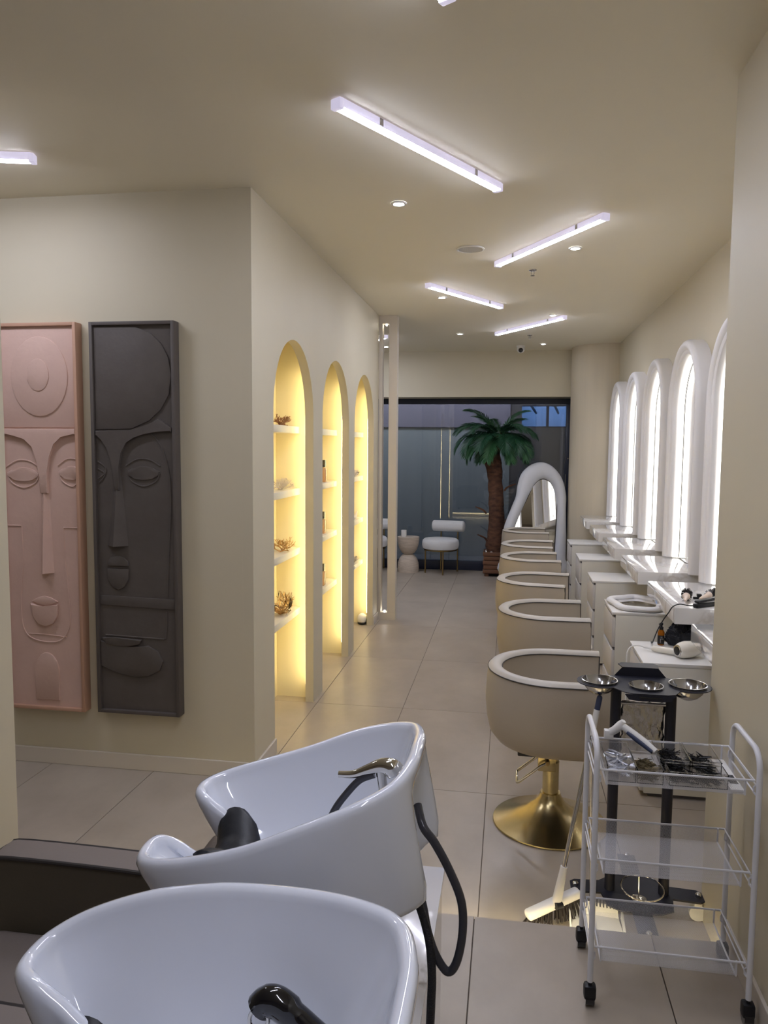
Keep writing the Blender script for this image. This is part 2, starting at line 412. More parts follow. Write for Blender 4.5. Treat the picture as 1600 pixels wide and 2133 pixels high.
single('lobby_fill_panel', B().box(.2, 1.6, 13.9, 14.9, 3.55, 3.58), LOBE, 'added unseen cool fill panel high above the lobby beyond the glass', 'light', smooth=False)  # unseen glowing panel added to light the hall behind the high window
for k in range(3):  # unseen glowing panels added to brighten the shutter beyond the glass
    single('lobby_fill_light', B().box(-4.2+1.7*k, -3.2+1.7*k, 11.6, 12.0, 3.56, 3.59), emit('lobby_fill_glow%d' % k, (.92, .95, 1.0, 1), 17.0),
           'added unseen fill panel over the lobby beyond the glass, %s of three' % ['leftmost', 'middle', 'rightmost'][k], 'light', 'added lobby fill lights', smooth=False)
struct('ceiling_lobby', B().box(-5.2, 3.4, 11.2, 15.7, 3.6, 3.7), FASC)
struct('wall_lobby_right', B().box(1.9, 2.0, 11.2, 12.5, 0, 3.6), LOB)
struct('wall_lobby_left', B().box(-5.3, -5.2, 11.0, 12.6, 0, 3.6), LOB)

# ================================================================== CEILING FITTINGS
def tube_light(p, q, label, z=ZC):
    p = Vector((p[0], p[1], 0)); q = Vector((q[0], q[1], 0)); d = q-p; L = d.length
    t = thing('tube_light', ((p.x+q.x)/2, (p.y+q.y)/2, z), label, 'light', 'tube lights on the ceiling', local=True)
    t.rotation_euler = (0, 0, math.atan2(d.y, d.x))
    part('housing', B().box(-L/2, L/2, -.0228, .0228, -.0342, -.001, .003), TUBEB, t)
    pr = [(.0222, -.0341), (.0120, -.0395), (-.0120, -.0395), (-.0222, -.0341)]
    part('diffuser', B().prism(pr, 'x', -L/2+.012, L/2-.012), TUBEM, t)
    for s in (-1, 1):
        part('end_cap', B().box(s*L/2-.012, s*L/2+.012, -.0235, .0235, -.041, -.003, .003), TUBEB, t)
    for s in (-.3, .3):
        part('clip', B().box(s*L-.012, s*L+.012, -.0238, .0238, -.03, -.002, .002), STEEL, t)
    return t
tube_light((-.66, 2.909), (-.085, 3.929), 'long tube light above the art wall corner, largest on the ceiling')
tube_light((-.109, 5.532), (.492, 4.491), 'second tube light down the ceiling, slanting towards the mirror wall')
tube_light((-.664, 6.181), (-.109, 7.188), 'third tube light down the ceiling, slanting towards the arched niches')
tube_light((-.171, 8.887), (.502, 7.843), 'farthest tube light, nearest the white dome camera')
tube_light((-2.131, 3.253), (-3.27, 2.97), 'tube light cut by the left picture edge above the pink panel')
tube_light((-.79, 1.26), (-.20, 2.275), 'tube light overhead, only its tip at the top picture edge')
tube_light((.36, -.25), (-.14, .80), 'unseen tube light behind the viewer, added to brighten the wash basins')  # added out of view to lift the light on the basins
tube_light((-1.455, 8.98), (-2.06, 9.98), 'tube light in the side room, glimpsed through the slim frame')
tube_light((-2.9, 8.2), (-2.3, 9.2), 'unseen tube light deeper in the side room, added to brighten the far end')  # hidden by the arch wall, added to brighten the far end
for i, (x, y) in enumerate([(-.61, 4.167), (.392, 5.233), (-.607, 6.786), (.39, 7.816), (-.59, 8.978), (.388, 9.958), (-1.62, 10.04)]):
    nm = ['nearest recessed downlight, above the first arched niche', 'recessed downlight beside the second tube light and the sprinkler', 'recessed downlight under the near end of the third tube light',
          'recessed downlight beside the near end of the farthest tube light', 'recessed downlight over the passage before the slim frame, left of the dome camera', 'farthest recessed downlight, right of the dome camera', 'recessed downlight of the side room, glimpsed through the slim frame'][i]
    t = thing('downlight', (x, y, ZC), nm, 'downlight', 'recessed downlights')
    part('trim_ring', B().lathe([(.026, ZC-.002), (.030, ZC-.008), (.040, ZC-.007), (.043, ZC-.001)], (x, y, 0), 28, False), WHITE, t)
    part('lens', B().lathe([(.0255, ZC-.003), (.0255, ZC-.001)], (x, y, 0), 24), DOWNM, t)
t = thing('ceiling_speaker', (-.281, 5.168, ZC), 'round white speaker grille flush in the ceiling', 'speaker')
part('rim', B().lathe([(.078, ZC-.004), (.082, ZC-.009), (.09, ZC-.006), (.092, ZC-.001)], (-.281, 5.168, 0), 40, False), WHITE, t)
part('grille', B().lathe([(.079, ZC-.006), (.079, ZC-.001)], (-.281, 5.168, 0), 40), mat('speaker_grille', srgb(196, 194, 190), .6, bump=(900, .4)), t)
for (x, y), nm in zip([(.138, 5.832), (.203, 9.179)], ['brass sprinkler head on the ceiling below the second tube light', 'small sprinkler head on the ceiling behind the farthest tube light']):
    t = thing('sprinkler_head', (x, y, ZC), nm, 'sprinkler', 'ceiling sprinklers')
    part('rosette', B().lathe([(.03, ZC-.001), (.028, ZC-.006), (.012, ZC-.01)], (x, y, 0), 20), STEEL, t)
    part('frame', B().tube([(x-.009, y, ZC-.008), (x-.011, y, ZC-.03), (x, y, ZC-.04), (x+.011, y, ZC-.03), (x+.009, y, ZC-.008)], .0025, 6), STEEL, t)
    part('deflector', B().lathe([(.016, ZC-.043), (.016, ZC-.041)], (x, y, 0), 16), STEEL, t)
t = thing('security_camera', (.112, 10.116, ZC), 'white dome security camera hanging from the ceiling', 'camera')
part('mount', B().lathe([(.052, ZC-.001), (.052, ZC-.02), (.04, ZC-.03)], (.112, 10.116, 0), 24), WPLA, t)
part('body', B().ball((.112, 10.10, ZC-.05), (.05, .05, .047)), WPLA, t)
part('lens', B().ball((.112, 10.062, ZC-.062), (.030, .022, .030)), BLKG, t)

# ================================================================== NICHES: LEDs, shelves, ornaments
ORD = ['nearest the camera', 'in the middle', 'farthest from the camera']
for i, (a, b) in enumerate(ARCH):
    for side, y in (('far', b+.02), ('near', a-.035)):
        single('niche_led_strip', B().box(XN-.0055, XN-.001, y, y+.014, .12, 2.28), NLEDM,
               'warm LED strip behind the %s jamb of the arched niche %s' % (side, ORD[i]), 'light strip', 'niche LED strips', smooth=False)
    for k, z in enumerate((1.904, 1.483, 1.071, .650)):
        single('niche_shelf', B().box(XB+.0005, -1.427, a-.0945, b+.0945, z-.046, z, .002), SHELF,
               '%s white shelf in the arched niche %s' % (['top', 'second', 'third', 'lowest'][k], ORD[i]), 'shelf', 'niche shelves')
def coral(name, c, size, m, seed, label, n=16, depth=4, flat=1.0, rad=.0035):
    rr = random.Random(seed); b = B()
    def grow(p, d, l, r, k):
        q = p+d*l
        q.z = max(q.z, r)
        b.tube([p, q], [r, r*.8], 5)
        if k == 0: return
        for _ in range(2 if rr.random() < .75 else 3):
            e = (d+Vector((rr.uniform(-1, 1), rr.uniform(-1, 1), rr.uniform(-.55, .8)))*.85).normalized()
            grow(q, e, l*rr.uniform(.65, .9), r*.82, k-1)
    for i in range(n):
        t = 2*pi*i/n+rr.uniform(-.2, .2)
        d = Vector((cos(t)*flat, sin(t), rr.uniform(.15, .9))).normalized()
        grow(Vector((rr.uniform(-.25, .25)*size[0], rr.uniform(-.4, .4)*size[1], rad)), d, size[2]*.38, rad, depth-1)
    for v in b.bm.verts:
        v.co.x = max(-size[0], min(size[0], v.co.x)); v.co.y = max(-size[1], min(size[1], v.co.y)); v.co.z = min(v.co.z, size[2])
        v.co += Vector(c)
    return single(name, b, m, label, 'ornament', 'coral ornaments on the niche shelves')
coral('coral_ornament', (-1.49, 4.94, 1.905), (.055, .19, .075), CBRZ, 1, 'bronze coral branch on the top shelf of the nearest niche', 9, 4, rad=.005)
coral('coral_ornament', (-1.49, 4.94, 1.484), (.055, .19, .075), CWHITE, 2, 'pale white coral on the second shelf of the nearest niche', 12, 4, rad=.0035)
coral('coral_ornament', (-1.49, 4.94, 1.072), (.055, .20, .085), CGOLD, 3, 'pale gold wire coral on the third shelf of the nearest niche', 16, 4, rad=.0032)
coral('coral_ornament', (-1.49, 4.92, .651), (.055, .15, .14), CGOLD, 4, 'round gold coral ball on the lowest shelf of the nearest niche', 18, 5, rad=.0036)
coral('coral_ornament', (-1.465, 7.24, 1.484), (.03, .13, .07), CWHITE, 5, 'white coral on the second shelf of the farthest niche', 10, 4, rad=.005)
coral('coral_ornament', (-1.465, 7.22, .651), (.03, .11, .08), CWHITE, 6, 'white coral on the lowest shelf of the farthest niche', 8, 4, rad=.006)
t = single('bird_ornament', B().tube(spline([(-1.46, 7.08, 1.085), (-1.46, 7.18, 1.088), (-1.46, 7.27, 1.10), (-1.46, 7.34, 1.14)], 5), [.006]+[.014]*4+[.016]*4+[.014]*3+[.01]*2+[.007, .003], 8), CWHITE,
           'slender cream bird-shaped ornament on the third shelf of the farthest niche', 'ornament')
for k, (z, y) in enumerate(((1.483, 6.02), (1.071, 5.99), (.650, 5.98))):
    t = thing('perfume_bottle', (-1.48, y, z), 'black-capped perfume bottle on the %s shelf of the middle niche' % ['second', 'third', 'lowest'][k], 'bottle', 'perfume bottles in the middle niche')
    part('glass_body', B().box(-1.515, -1.450, y-.035, y+.035, z+.001, z+.115, .006), AMBER, t)
    part('collar', B().cyl((-1.4825, y, z+.112), (-1.4825, y, z+.125), .014), GOLD, t)
    part('cap', B().box(-1.512, -1.453, y-.03, y+.03, z+.122, z+.178, .002), BLKG, t)
t = thing('floor_ornament', (-1.42, 7.42, 0), 'small white rounded object with dark base on the farthest niche floor', 'ornament')
part('base', B().ball((-1.42, 7.42, .016), (.045, .05, .016)), BLKP, t)
part('dome', B().ball((-1.42, 7.425, .055), (.05, .055, .055)), WPLA, t)

# ================================================================== ART PANELS ON THE LEFT WALL
def art(name, x0, x1, z0, z1, pm, fm, label, draw):
    t = thing(name, ((x0+x1)/2, YL, z0), label, 'wall art', 'relief face panels')
    yf = YL-.065
    part('backing', B().box(x0+.016, x1-.016, YL-.045, YL-.002, z0+.016, z1-.016), pm, t)
    for a in ((x0, x0+.018, z0, z1), (x1-.018, x1, z0, z1)):
        part('frame_side', B().box(a[0], a[1], yf, YL-.001, a[2], a[3], .002), fm, t)
    part('frame_top', B().box(x0+.018, x1-.018, yf, YL-.001, z1-.018, z1, .002), fm, t)
    part('frame_bottom', B().box(x0+.018, x1-.018, yf, YL-.001, z0, z0+.018, .002), fm, t)
    W, H = x1-x0, z1-z0
    P = lambda u, v: (x0+min(.957, max(.043, u))*W, z1-v*H)
    y = YL-.045
    def plate(nm, pts, h, bev=.004):
        part(nm, B().prism([P(*p) for p in pts], 'y', y-h, y+.002, bev), pm, t)
    def ridge(nm, pts, r=.0035, closed=False, n=8):
        q = spline([(P(*p)[0], y-.001, P(*p)[1]) for p in pts], n, closed)
        part(nm, B().tube(q, r, 6, closed), pm, t)
    def ell(cu, cv, ru, rv, n=28, a0=0, a1=2*pi, full=True):
        m = n if full else n+1
        return [(cu+ru*cos(a0+(a1-a0)*k/n), cv+rv*sin(a0+(a1-a0)*k/n)) for k in range(m)]
    draw(plate, ridge, ell, t, P, y, pm)
    return t
def nose(P, y, pm, t, u0, u1, ub0, ub1, v0, v1, h):
    a, b, c, d = P(u0, v0), P(u1, v0), P(ub1, v1), P(ub0, v1)
    m0 = ((a[0]+b[0])/2, (a[1]+b[1])/2); m1 = ((c[0]+d[0])/2, (c[1]+d[1])/2)
    bb = B(); V = bb.bm.verts.new
    v = [V((a[0], y, a[1])), V((m0[0], y-.010, m0[1])), V((b[0], y, b[1])), V((d[0], y, d[1])), V((m1[0], y-h, m1[1])), V((c[0], y, c[1]))]
    for f in ((0, 1, 4, 3), (1, 2, 5, 4), (3, 4, 5), (0, 2, 1)): bb.bm.faces.new([v[i] for i in f])
    part('nose', bb, pm, t, smooth=False)
def eye(plate, ridge, ell, u, v, r, pv):
    plate('eye', ell(u, v, r, pv), .008, .005)
    ridge('upper_lid', [(u-r*1.02, v-.003), (u-r*.5, v-pv*.75), (u, v-pv*1.0), (u+r*.5, v-pv*.75), (u+r*1.02, v-.003)], .0035)
    ridge('lower_lid', [(u-r*1.02, v), (u-r*.4, v+pv*.45), (u, v+pv*.55), (u+r*.4, v+pv*.45), (u+r*1.02, v)], .0035)
    ridge('eye_bag', [(u-r*1.02, v), (u-r*.75, v+pv*1.25), (u, v+pv*2.0), (u+r*.75, v+pv*1.25), (u+r*1.02, v)], .004)
    ridge('eyebrow', [(u-r*1.1, v-pv*1.1), (u-r*.5, v-pv*2.0), (u, v-pv*2.2), (u+r*.5, v-pv*1.95), (u+r*1.05, v-pv*1.1)], .004)
    ridge('pupil', ell(u, v-pv*.25, r*.13, pv*.28, 10), .0035, True, 2)
def draw_pink(plate, ridge, ell, t, P, y, pm):
    plate('forehead', [(.04, .008), (.96, .008), (.96, .262), (.04, .262)], .005, .002)
    plate('head_disc', ell(.52, .134, .36, .101), .012, .006)
    plate('head_boss', ell(.51, .130, .14, .041), .017, .005)
    brow = [(.04, .280), (.18, .281), (.32, .29), (.42, .31), (.475, .345), (.495, .38), (.50, .43), (.595, .43), (.595, .375), (.62, .335), (.68, .303), (.78, .284), (.96, .280), (.96, .266), (.04, .266)]
    plate('brow', brow, .020, .005)
    nose(P, y, pm, t, .51, .585, .46, .63, .38, .637, .05)
    eye(plate, ridge, ell, .27, .383, .20, .017)
    eye(plate, ridge, ell, .89, .378, .16, .017)
    ridge('cheek_line', [(.05, .516), (.22, .516)], .0035, n=2)
    ridge('jaw_line', [(.225, .518), (.23, .60), (.20, .68), (.185, .74), (.21, .785), (.30, .81), (.48, .82), (.68, .815), (.79, .785), (.82, .74), (.80, .68), (.77, .60), (.76, .52)], .004)
    ridge('cheek_line', [(.765, .518), (.95, .518)], .0035, n=2)
    ridge('chin_line', [(.27, .80), (.52, .801), (.76, .805)], .003, n=4)
    plate('upper_lip', [(.335, .712), (.42, .702), (.50, .698), (.58, .702), (.67, .712), (.59, .72), (.50, .723), (.42, .72)], .008, .003)
    plate('lower_lip', [(.325, .718), (.42, .724), (.50, .727), (.60, .724), (.68, .718), (.665, .75), (.61, .77), (.52, .778), (.42, .772), (.35, .752)], .018, .006)
    plate('neck_arch', [(.35, .975)]+[(.505+.155*cos(pi+pi*k/16), .90+.052*sin(pi+pi*k/16)) for k in range(17)]+[(.66, .975)], .008, .004)
def draw_dark(plate, ridge, ell, t, P, y, pm):
    plate('forehead', [(.04, .010), (.55, .014), (.72, .03), (.84, .055), (.92, .09), (.95, .13), (.92, .18), (.82, .218), (.68, .245), (.47, .265), (.04, .267)], .008, .003)
    brow = [(.05, .282), (.13, .292), (.19, .312), (.235, .34), (.255, .38), (.262, .42), (.325, .42), (.322, .36), (.34, .325), (.41, .298), (.50, .285), (.62, .276), (.78, .272), (.95, .272), (.95, .262), (.80, .240), (.68, .256), (.48, .270), (.05, .270)]
    plate('brow', brow, .020, .005)
    nose(P, y, pm, t, .265, .325, .15, .40, .37, .562, .055)
    eye(plate, ridge, ell, .60, .376, .19, .0165)
    ridge('eye_fragment', [(.05, .366), (.13, .378), (.05, .392)], .004)
    ridge('eye_fragment', [(.05, .347), (.15, .365), (.12, .388), (.06, .402)], .004)
    plate('upper_lip', [(.145, .614), (.155, .602), (.19, .592), (.27, .588), (.35, .592), (.395, .602), (.405, .614)], .011, .004)
    plate('lower_lip', [(.145, .622), (.405, .622), (.40, .648), (.35, .668), (.275, .676), (.20, .668), (.15, .648)], .011, .004)
    ridge('face_edge', [(.70, .276), (.82, .31), (.90, .37), (.92, .43), (.91, .50), (.88, .60), (.86, .69)], .004)
    plate('neck_band', [(.04, .692), (.95, .696), (.95, .722), (.04, .716)], .007, .002)
    ridge('neck_line', [(.85, .73), (.845, .77), (.83, .80)], .004)
    ridge('neck_line', [(.82, .80), (.45, .798), (.10, .796)], .0045, n=4)
    plate('shoulder_disc', [(.04, .81), (.30, .825), (.45, .826), (.62, .818), (.74, .832), (.80, .858), (.76, .882), (.62, .898), (.44, .902), (.24, .893), (.04, .878)], .012, .005)
    plate('shoulder_bar', [(.07, .802), (.20, .800), (.55, .804), (.52, .815), (.34, .824), (.12, .818)], .016, .004)
art('relief_panel', -2.70, -2.243, .325, 2.408, PINK, PINKF, 'pink plaster relief panel of a long face with an oval forehead', draw_pink)
art('relief_panel', -2.168, -1.70, .332, 2.406, DARK, DARKF, 'charcoal relief panel of a long face with a single full eye', draw_dark)

# ================================================================== MIRROR WALL: arches, consoles, cabinets
SEQ = ['nearest', 'second', 'third', 'fourth', 'fifth', 'farthest']
MC = [4.645+1.19*k for k in range(-1, 5)]
def arch_path(c, hw, ztop, zb, n=28):
    r = hw
    pts = [(c-r, zb), (c-r, (zb+ztop-r)/2)]
    pts += [(c-r*cos(pi*k/n), ztop-r+r*sin(pi*k/n)) for k in range(n+1)]
    pts += [(c+r, (zb+ztop-r)/2), (c+r, zb)]
    return pts
for i, c in enumerate(MC):
    t = thing('arched_mirror', (WR, c, .931), ('arched white-framed lit wall mirror mostly hidden by the near wall edge' if i == 0 else
              'arched white-framed lit wall mirror, %s in the row along the wall' % SEQ[i]), 'mirror', 'arched mirrors along the right wall')
    prof = [(0, .001), (0, .085), (.008, .103), (.022, .114), (.04, .117), (.056, .112), (.068, .104), (.073, .096), (.085, .093), (.096, .088), (.10, .078), (.10, .05), (.101, .001)]
    rings = []
    for r_, d in prof:
        rings.append([(WR-d, y, z) for y, z in arch_path(c, .483-r_, 2.545-r_, .931)])
    part('frame', B().loft(rings, False), PLASTER, t)
    ip = arch_path(c, .382, 2.444, .931)
    part('glass', B().prism(ip, 'x', WR-.006, WR-.001), MIRROR, t, smooth=False)
    part('edge_bead', B().tube([(WR-.0085, y, z) for y, z in arch_path(c, .370, 2.432, .935)], .0022, 6), GAP, t)
    a1 = arch_path(c, .3815, 2.4435, .931); a2 = arch_path(c, .374, 2.436, .931)
    part('led_strip', B().loft([[(WR-.0065, y, z) for y, z in a1], [(WR-.05, y, z) for y, z in a1], [(WR-.05, y, z) for y, z in a2], [(WR-.0065, y, z) for y, z in a2]], False), MLEDM, t, 'white LED band', smooth=False)
for i in range(6):
    y0 = 4.23+1.2*(i-1)
    t = thing('marble_console', (1.1, y0+.41, .84), 'glossy white marble console shelf, %s in the row under the mirrors' % SEQ[i], 'console', 'marble consoles under the mirrors')
    y1 = y0+.83-(.02 if i == 5 else 0)
    part('slab', B().box(.888, WR-.118 if False else WR-.0005, y0, y1, .842, .93, .0025), MARB, t)
    part('drawer_front', B().box(.884, .888, y0+.02, y1-.02, .85, .922, .001), MARB, t)
for i in range(5):
    y0, y1 = 3.955+1.2*i, 4.40+1.2*i
    t = thing('drawer_cabinet', (1.0, (y0+y1)/2, 0), 'white three-drawer cabinet, %s from the wire trolley' % ['first and closest', 'second', 'third', 'fourth', 'fifth and farthest'][i], 'cabinet', 'drawer cabinets between the consoles')
    part('body', B().box(.712, WR-.001, y0, y1, 0.02, .682, .002), CAB, t)
    part('plinth', B().box(.735, WR-.02, y0+.015, y1-.015, 0, .02), GAP, t)
    part('top', B().box(.688, WR-.0005, y0-.001, y1+.001, .682, .70, .0015), WHITE, t)
    for k in range(3):
        zz = .03+.218*k
        d = part('drawer', B().box(.692, .7115, y0+.004, y1-.004, zz, zz+.198, .002), DRAW, t)
        part('finger_groove', B().box(.704, .7118, y0+.004, y1-.004, zz+.198, zz+.217), GAP, d)  # dark fill takes the place of the shade in the groove

# ================================================================== STYLING CHAIRS
def styling_chair():
    t = thing('styling_chair', (0, 0, 0), '', 'chair', 'tub styling chairs in a row', local=True)
    # plan centre line of the shell: a C open towards +x
    Rr, xe = .285, .235
    def cpath(off, n=28):
        r = Rr+off; pts = []
        m = 5
        for k in range(m): pts.append((xe-(xe-0.0)*k/m, r))
        for k in range(n+1):
            a = pi/2+pi*k/n
            pts.append((r*.98*cos(a), r*sin(a)))
        for k in range(1, m+1): pts.append((xe*k/m, -r))
        return pts
    def band(offs_z):
        return [[(x, y, z) for x, y in cpath(o)] for o, z in offs_z]
    zt, zb = .755, .395
    # outer shell with rounded lower edge
    sec = [(-.037, zt-.006), (-.03, zt-.001), (.012, zt-.001), (.022, zt-.006), (.030, zt-.05), (.034, zt-.16), (.028, zb+.13), (.012, zb+.06), (-.02, zb+.02), (-.07, zb+.002), (-.10, zb), (-.10, zb+.03), (-.052, zb+.10), (-.043, zt-.1)]
    b = B(); b.loft(band(sec), False, loop=True)
    # end caps of the two arms
    for idx in (0, -1):
        ring = [cpath(o)[idx]+(z,) for o, z in sec]
        vs = [b.bm.verts.new(p) for p in (ring if idx == 0 else ring[::-1])]
        b.bm.faces.new(vs)
    bmesh.ops.remove_doubles(b.bm, verts=b.bm.verts[:], dist=.0004)
    part('shell', b, LEATH, t)
    rim = [(-.040, zt-.006), (-.034, zt+.004), (-.022, zt+.010), (-.006, zt+.011), (.012, zt+.007), (.024, zt-.004)]
    b = B(); b.loft(band(rim), False); part('rim_pad', b, LEATHR, t)
    for nm, o, z in (('piping', .025, zt-.006), ('piping', -.0415, zt-.008)):
        p = [(x, y, z) for x, y in cpath(o)]
        p = [(p[0][0], p[0][1], zb+.12)]+p+[(p[-1][0], p[-1][1], zb+.12)]
        part(nm, B().tube(p, .0028, 6), PIPE, t)
    sp = [(x*.99, y) for x, y in cpath(-.065)]
    b = B(); b.prism(sp+[(.26, -.19), (.275, -.10), (.278, 0), (.275, .10), (.26, .19)], 'z', .40, .545, .02, 3); part('seat', b, LEATH, t)
    part('underframe', B().box(-.16, .17, -.16, .16, .375, .402, .006), BLKP, t)
    prof = [(.262, 0.0), (.268, .004), (.266, .009), (.235, .018), (.17, .04), (.11, .07), (.07, .103), (.052, .13), (.046, .15)]
    part('disc_base', B().lathe(prof, (0, 0, 0), 64), GOLD, t)
    part('column', B().lathe([(.038, .14), (.038, .30), (.030, .30), (.030, .39)], (0, 0, 0), 32), GOLD, t)
    part('bracket', B().box(-.062, .02, -.040, .040, .262, .345, .003), GOLD, t)
    q = part('pump_lever', B().tube([(-.02, .066, .315), (-.05, .068, .30), (-.15, .068, .215), (-.158, .06, .21), (-.158, -.06, .21), (-.15, -.068, .215), (-.05, -.068, .30), (-.02, -.066, .315)], .0065, 10), CHROME, t)
    part('pivot', B().cyl((-.02, -.078, .315), (-.02, .078, .315), .010, 12), BRASS, t)
    return t
ch0 = styling_chair()
CH = [(.225, 3.60, 0), (.255, 4.90, 1), (.225, 6.03, -7), (.235, 7.26, 1), (.235, 8.22, -3), (.235, 9.55, 2)]
lab = ['greige tub styling chair closest to the trolley, gold disc base in view', 'second greige tub styling chair, directly behind the closest one', 'third greige tub styling chair in the row, turned slightly to the viewer',
       'fourth greige tub styling chair in the row', 'fifth greige tub styling chair in the row', 'farthest greige tub styling chair, in front of the curved floor mirror']
for i, (x, y, a) in enumerate(CH):
    c = ch0 if i == 0 else copy_tree(ch0)
    c.location = (x, y, .001); c.rotation_euler = (0, 0, R(a)); c['label'] = lab[i]

# ================================================================== WASH UNITS
YB = 1.488
HALF = [(-.505, 0, .900), (-.525, .045, .906), (-.565, .074, .930), (-.61, .085, .963), (-.650, .089, .988), (-.676, .104, 1.0), (-.685, .138, 1.0), (-.674, .180, 1.0), (-.630, .210, 1.011), (-.55, .228, 1.034), (-.45, .236, 1.068),
        (-.344, .231, 1.114), (-.258, .206, 1.146), (-.196, .158, 1.168), (-.172, .082, 1.180), (-.168, 0, 1.184)]
def basin(yc, name, label, mod):
    t = thing('wash_basin', (-.40, yc, .85), label, 'wash basin', 'ceramic wash basins')
    half = [mod(p) for p in HALF]
    full = half+[(x, -y, z) for x, y, z in half[-2:0:-1]]
    loop = spline(full, 6, True); n = len(loop)
    nor = []
    for i in range(n):
        d = loop[(i+1) % n]-loop[i-1]; q = Vector((d.y, -d.x, 0)); q.normalize(); nor.append(q)
    # outward = away from the centroid for the loop orientation
    cx = sum(p.x for p in loop)/n
    if sum(nor[i].dot(Vector((loop[i].x-cx, loop[i].y, 0))) for i in range(n)) < 0: nor = [-q for q in nor]
    off = lambda o, dz: [loop[i]+nor[i]*o+Vector((0, 0, dz)) for i in range(n)]
    rings = []
    # inner bowl from the drain outwards
    bc = Vector((-.40, 0, .865))
    inner = off(-.016, -.014)
    for s in (.97, .9, .8, .68, .55, .42, .3, .19, .1, .04):
        r = []
        for p in inner:
            q = p.lerp(bc, s); zz = p.z+(bc.z-p.z)*(1-(1-s)**2.6)
            r.append(Vector((q.x, q.y, zz)))
        rings.append(r)
    rings += [inner, off(-.0135, -.005), off(-.008, 0), off(-.002, .0015), off(.004, 0), off(.009, -.006), off(.0105, -.016)]
    # outer body: down to a kidney-shaped underside, hollowed at the back for the hoses
    x0, x1 = half[6][0], half[-1][0]
    out = off(.0105, -.016)
    def low(p):
        f = (p.x-x0)/(x1-x0)
        x = -.585+(f)*(.45) if f < .8 else -.225+(f-.8)/.2*.095
        y = p.y*.86
        zb = .838+.095*f
        if f > .9: x -= .12*max(0, 1-(abs(p.y)/.13)**2)
        return Vector((x, y, zb))
    for s in (.12, .3, .5, .7, .85, .95, 1.0):
        r = []
        for p in out:
            q = low(p); e = s**1.25
            kx = min(1, s*1.2) if p.x > x1-.06 else e
            r.append(Vector((p.x+(q.x-p.x)*kx, p.y+(q.y-p.y)*s**1.8, p.z+(q.z-p.z)*s)))
        rings.append(r)
    last = rings[-1]
    rings.append([Vector((-.36+(p.x+.36)*.93, p.y*.93, p.z-.008)) for p in last])
    rings.append([Vector((-.36+(p.x+.36)*.5, p.y*.5, .835)) for p in last])
    for r in rings:
        for p in r: p.y += yc
    b = B(); b.loft(rings, True, True, True)
    part('bowl', b, CER, t, ang=60)
    part('drain', B().lathe([(.0, .873), (.022, .874), (.028, .871)], (-.40, yc, 0), 20), CHROME, t)
    part('swivel_base', B().lathe([(.10, .638), (.115, .65), (.115, .70), (.10, .76), (.085, .80), (.08, .842)], (-.30, yc, 0), 32), BLKG, t)
    # black gel neck rest: saddle over the notch
    m = lambda x, y, z: Vector(mod((x, y, z)))+Vector((0, yc, 0))
    prof = [(-.104, .962, .006), (-.094, .958, .018), (-.070, .940, .030), (-.036, .913, .034), (0, .905, .035), (.036, .913, .034), (.070, .940, .030), (.094, .958, .018), (.104, .962, .006)]
    rg = []
    for y, z, rad in prof:
        z -= 0 if yc > 1 else .03
        xx = -.556-.45*max(0, abs(y)-.03)
        rg.append([m(xx+1.55*rad*cos(2*pi*k/14), y, z+rad*sin(2*pi*k/14)-.004) for k in range(14)])
    part('neck_rest', B().loft(rg, True, True, True), BLKR, t)
    return t
basin(YB, 'b1', 'white ceramic wash basin with black neck rest and chrome spout, farther one', lambda p: p)
R2 = [(-.72, 1.028), (-.66, 1.040), (-.625, 1.058), (-.55, 1.082), (-.47, 1.098), (-.39, 1.107), (-.25, 1.114), (-.09, 1.135)]
def mod2(p):
    x, y, z = p; x2 = -.676+(x+.676)*1.12
    if abs(y) < .1395 and x < -.45: return (x2, y, z+(.03 if abs(y) > .1 else .035))
    for (a, za), (b_, zb_) in zip(R2, R2[1:]):
        if a <= x2 <= b_: return (x2, y, za+(zb_-za)*(x2-a)/(b_-a))
    return (x2, y, R2[-1][1])
basin(.843, 'b2', 'white ceramic wash basin in the near foreground, cut by the picture edge', mod2)

# far basin tap, spray hose and supply hoses
t = thing('basin_tap', (-.23, YB, 1.06), 'chrome swan-neck tap standing in the farther wash basin', 'tap')
sp = spline([(-.330, 1.48, 1.112), (-.300, 1.48, 1.114), (-.270, 1.48, 1.126), (-.243, 1.48, 1.136), (-.222, 1.48, 1.134), (-.208, 1.48, 1.122)], 5)
rs = [.0065+.013*min(1, i/(len(sp)-1)*1.25)**1.6 for i in range(len(sp))]; rs[-1] = .006; rs[-2] = .013
part('spout', B().tube(sp, rs, 14), CHROME, t)
part('collar', B().tube([(-.243, 1.48, 1.128), (-.238, 1.482, 1.085), (-.234, 1.484, 1.045)], [.011, .010, .011], 14), CHROME, t)
part('spray_hose', B().tube(spline([(-.256, 1.478, 1.118), (-.285, 1.476, 1.105), (-.312, 1.474, 1.075), (-.336, 1.473, 1.04), (-.352, 1.475, 1.00), (-.362, 1.48, .945)], 6), .0075, 10), HOSE, t)
single('looped_hose', B().tube(spline([(-.165, 1.46, 1.07), (-.150, 1.425, 1.045), (-.127, 1.42, 1.017), (-.098, 1.42, .965), (-.074, 1.42, .905), (-.070, 1.42, .844), (-.080, 1.42, .782), (-.097, 1.42, .757), (-.119, 1.42, .784), (-.137, 1.42, .832), (-.150, 1.43, .885), (-.17, 1.45, .93)], 7), .0085, 12), HOSE,
       'dark grey hose hanging in a loop behind the farther wash basin', 'hose')
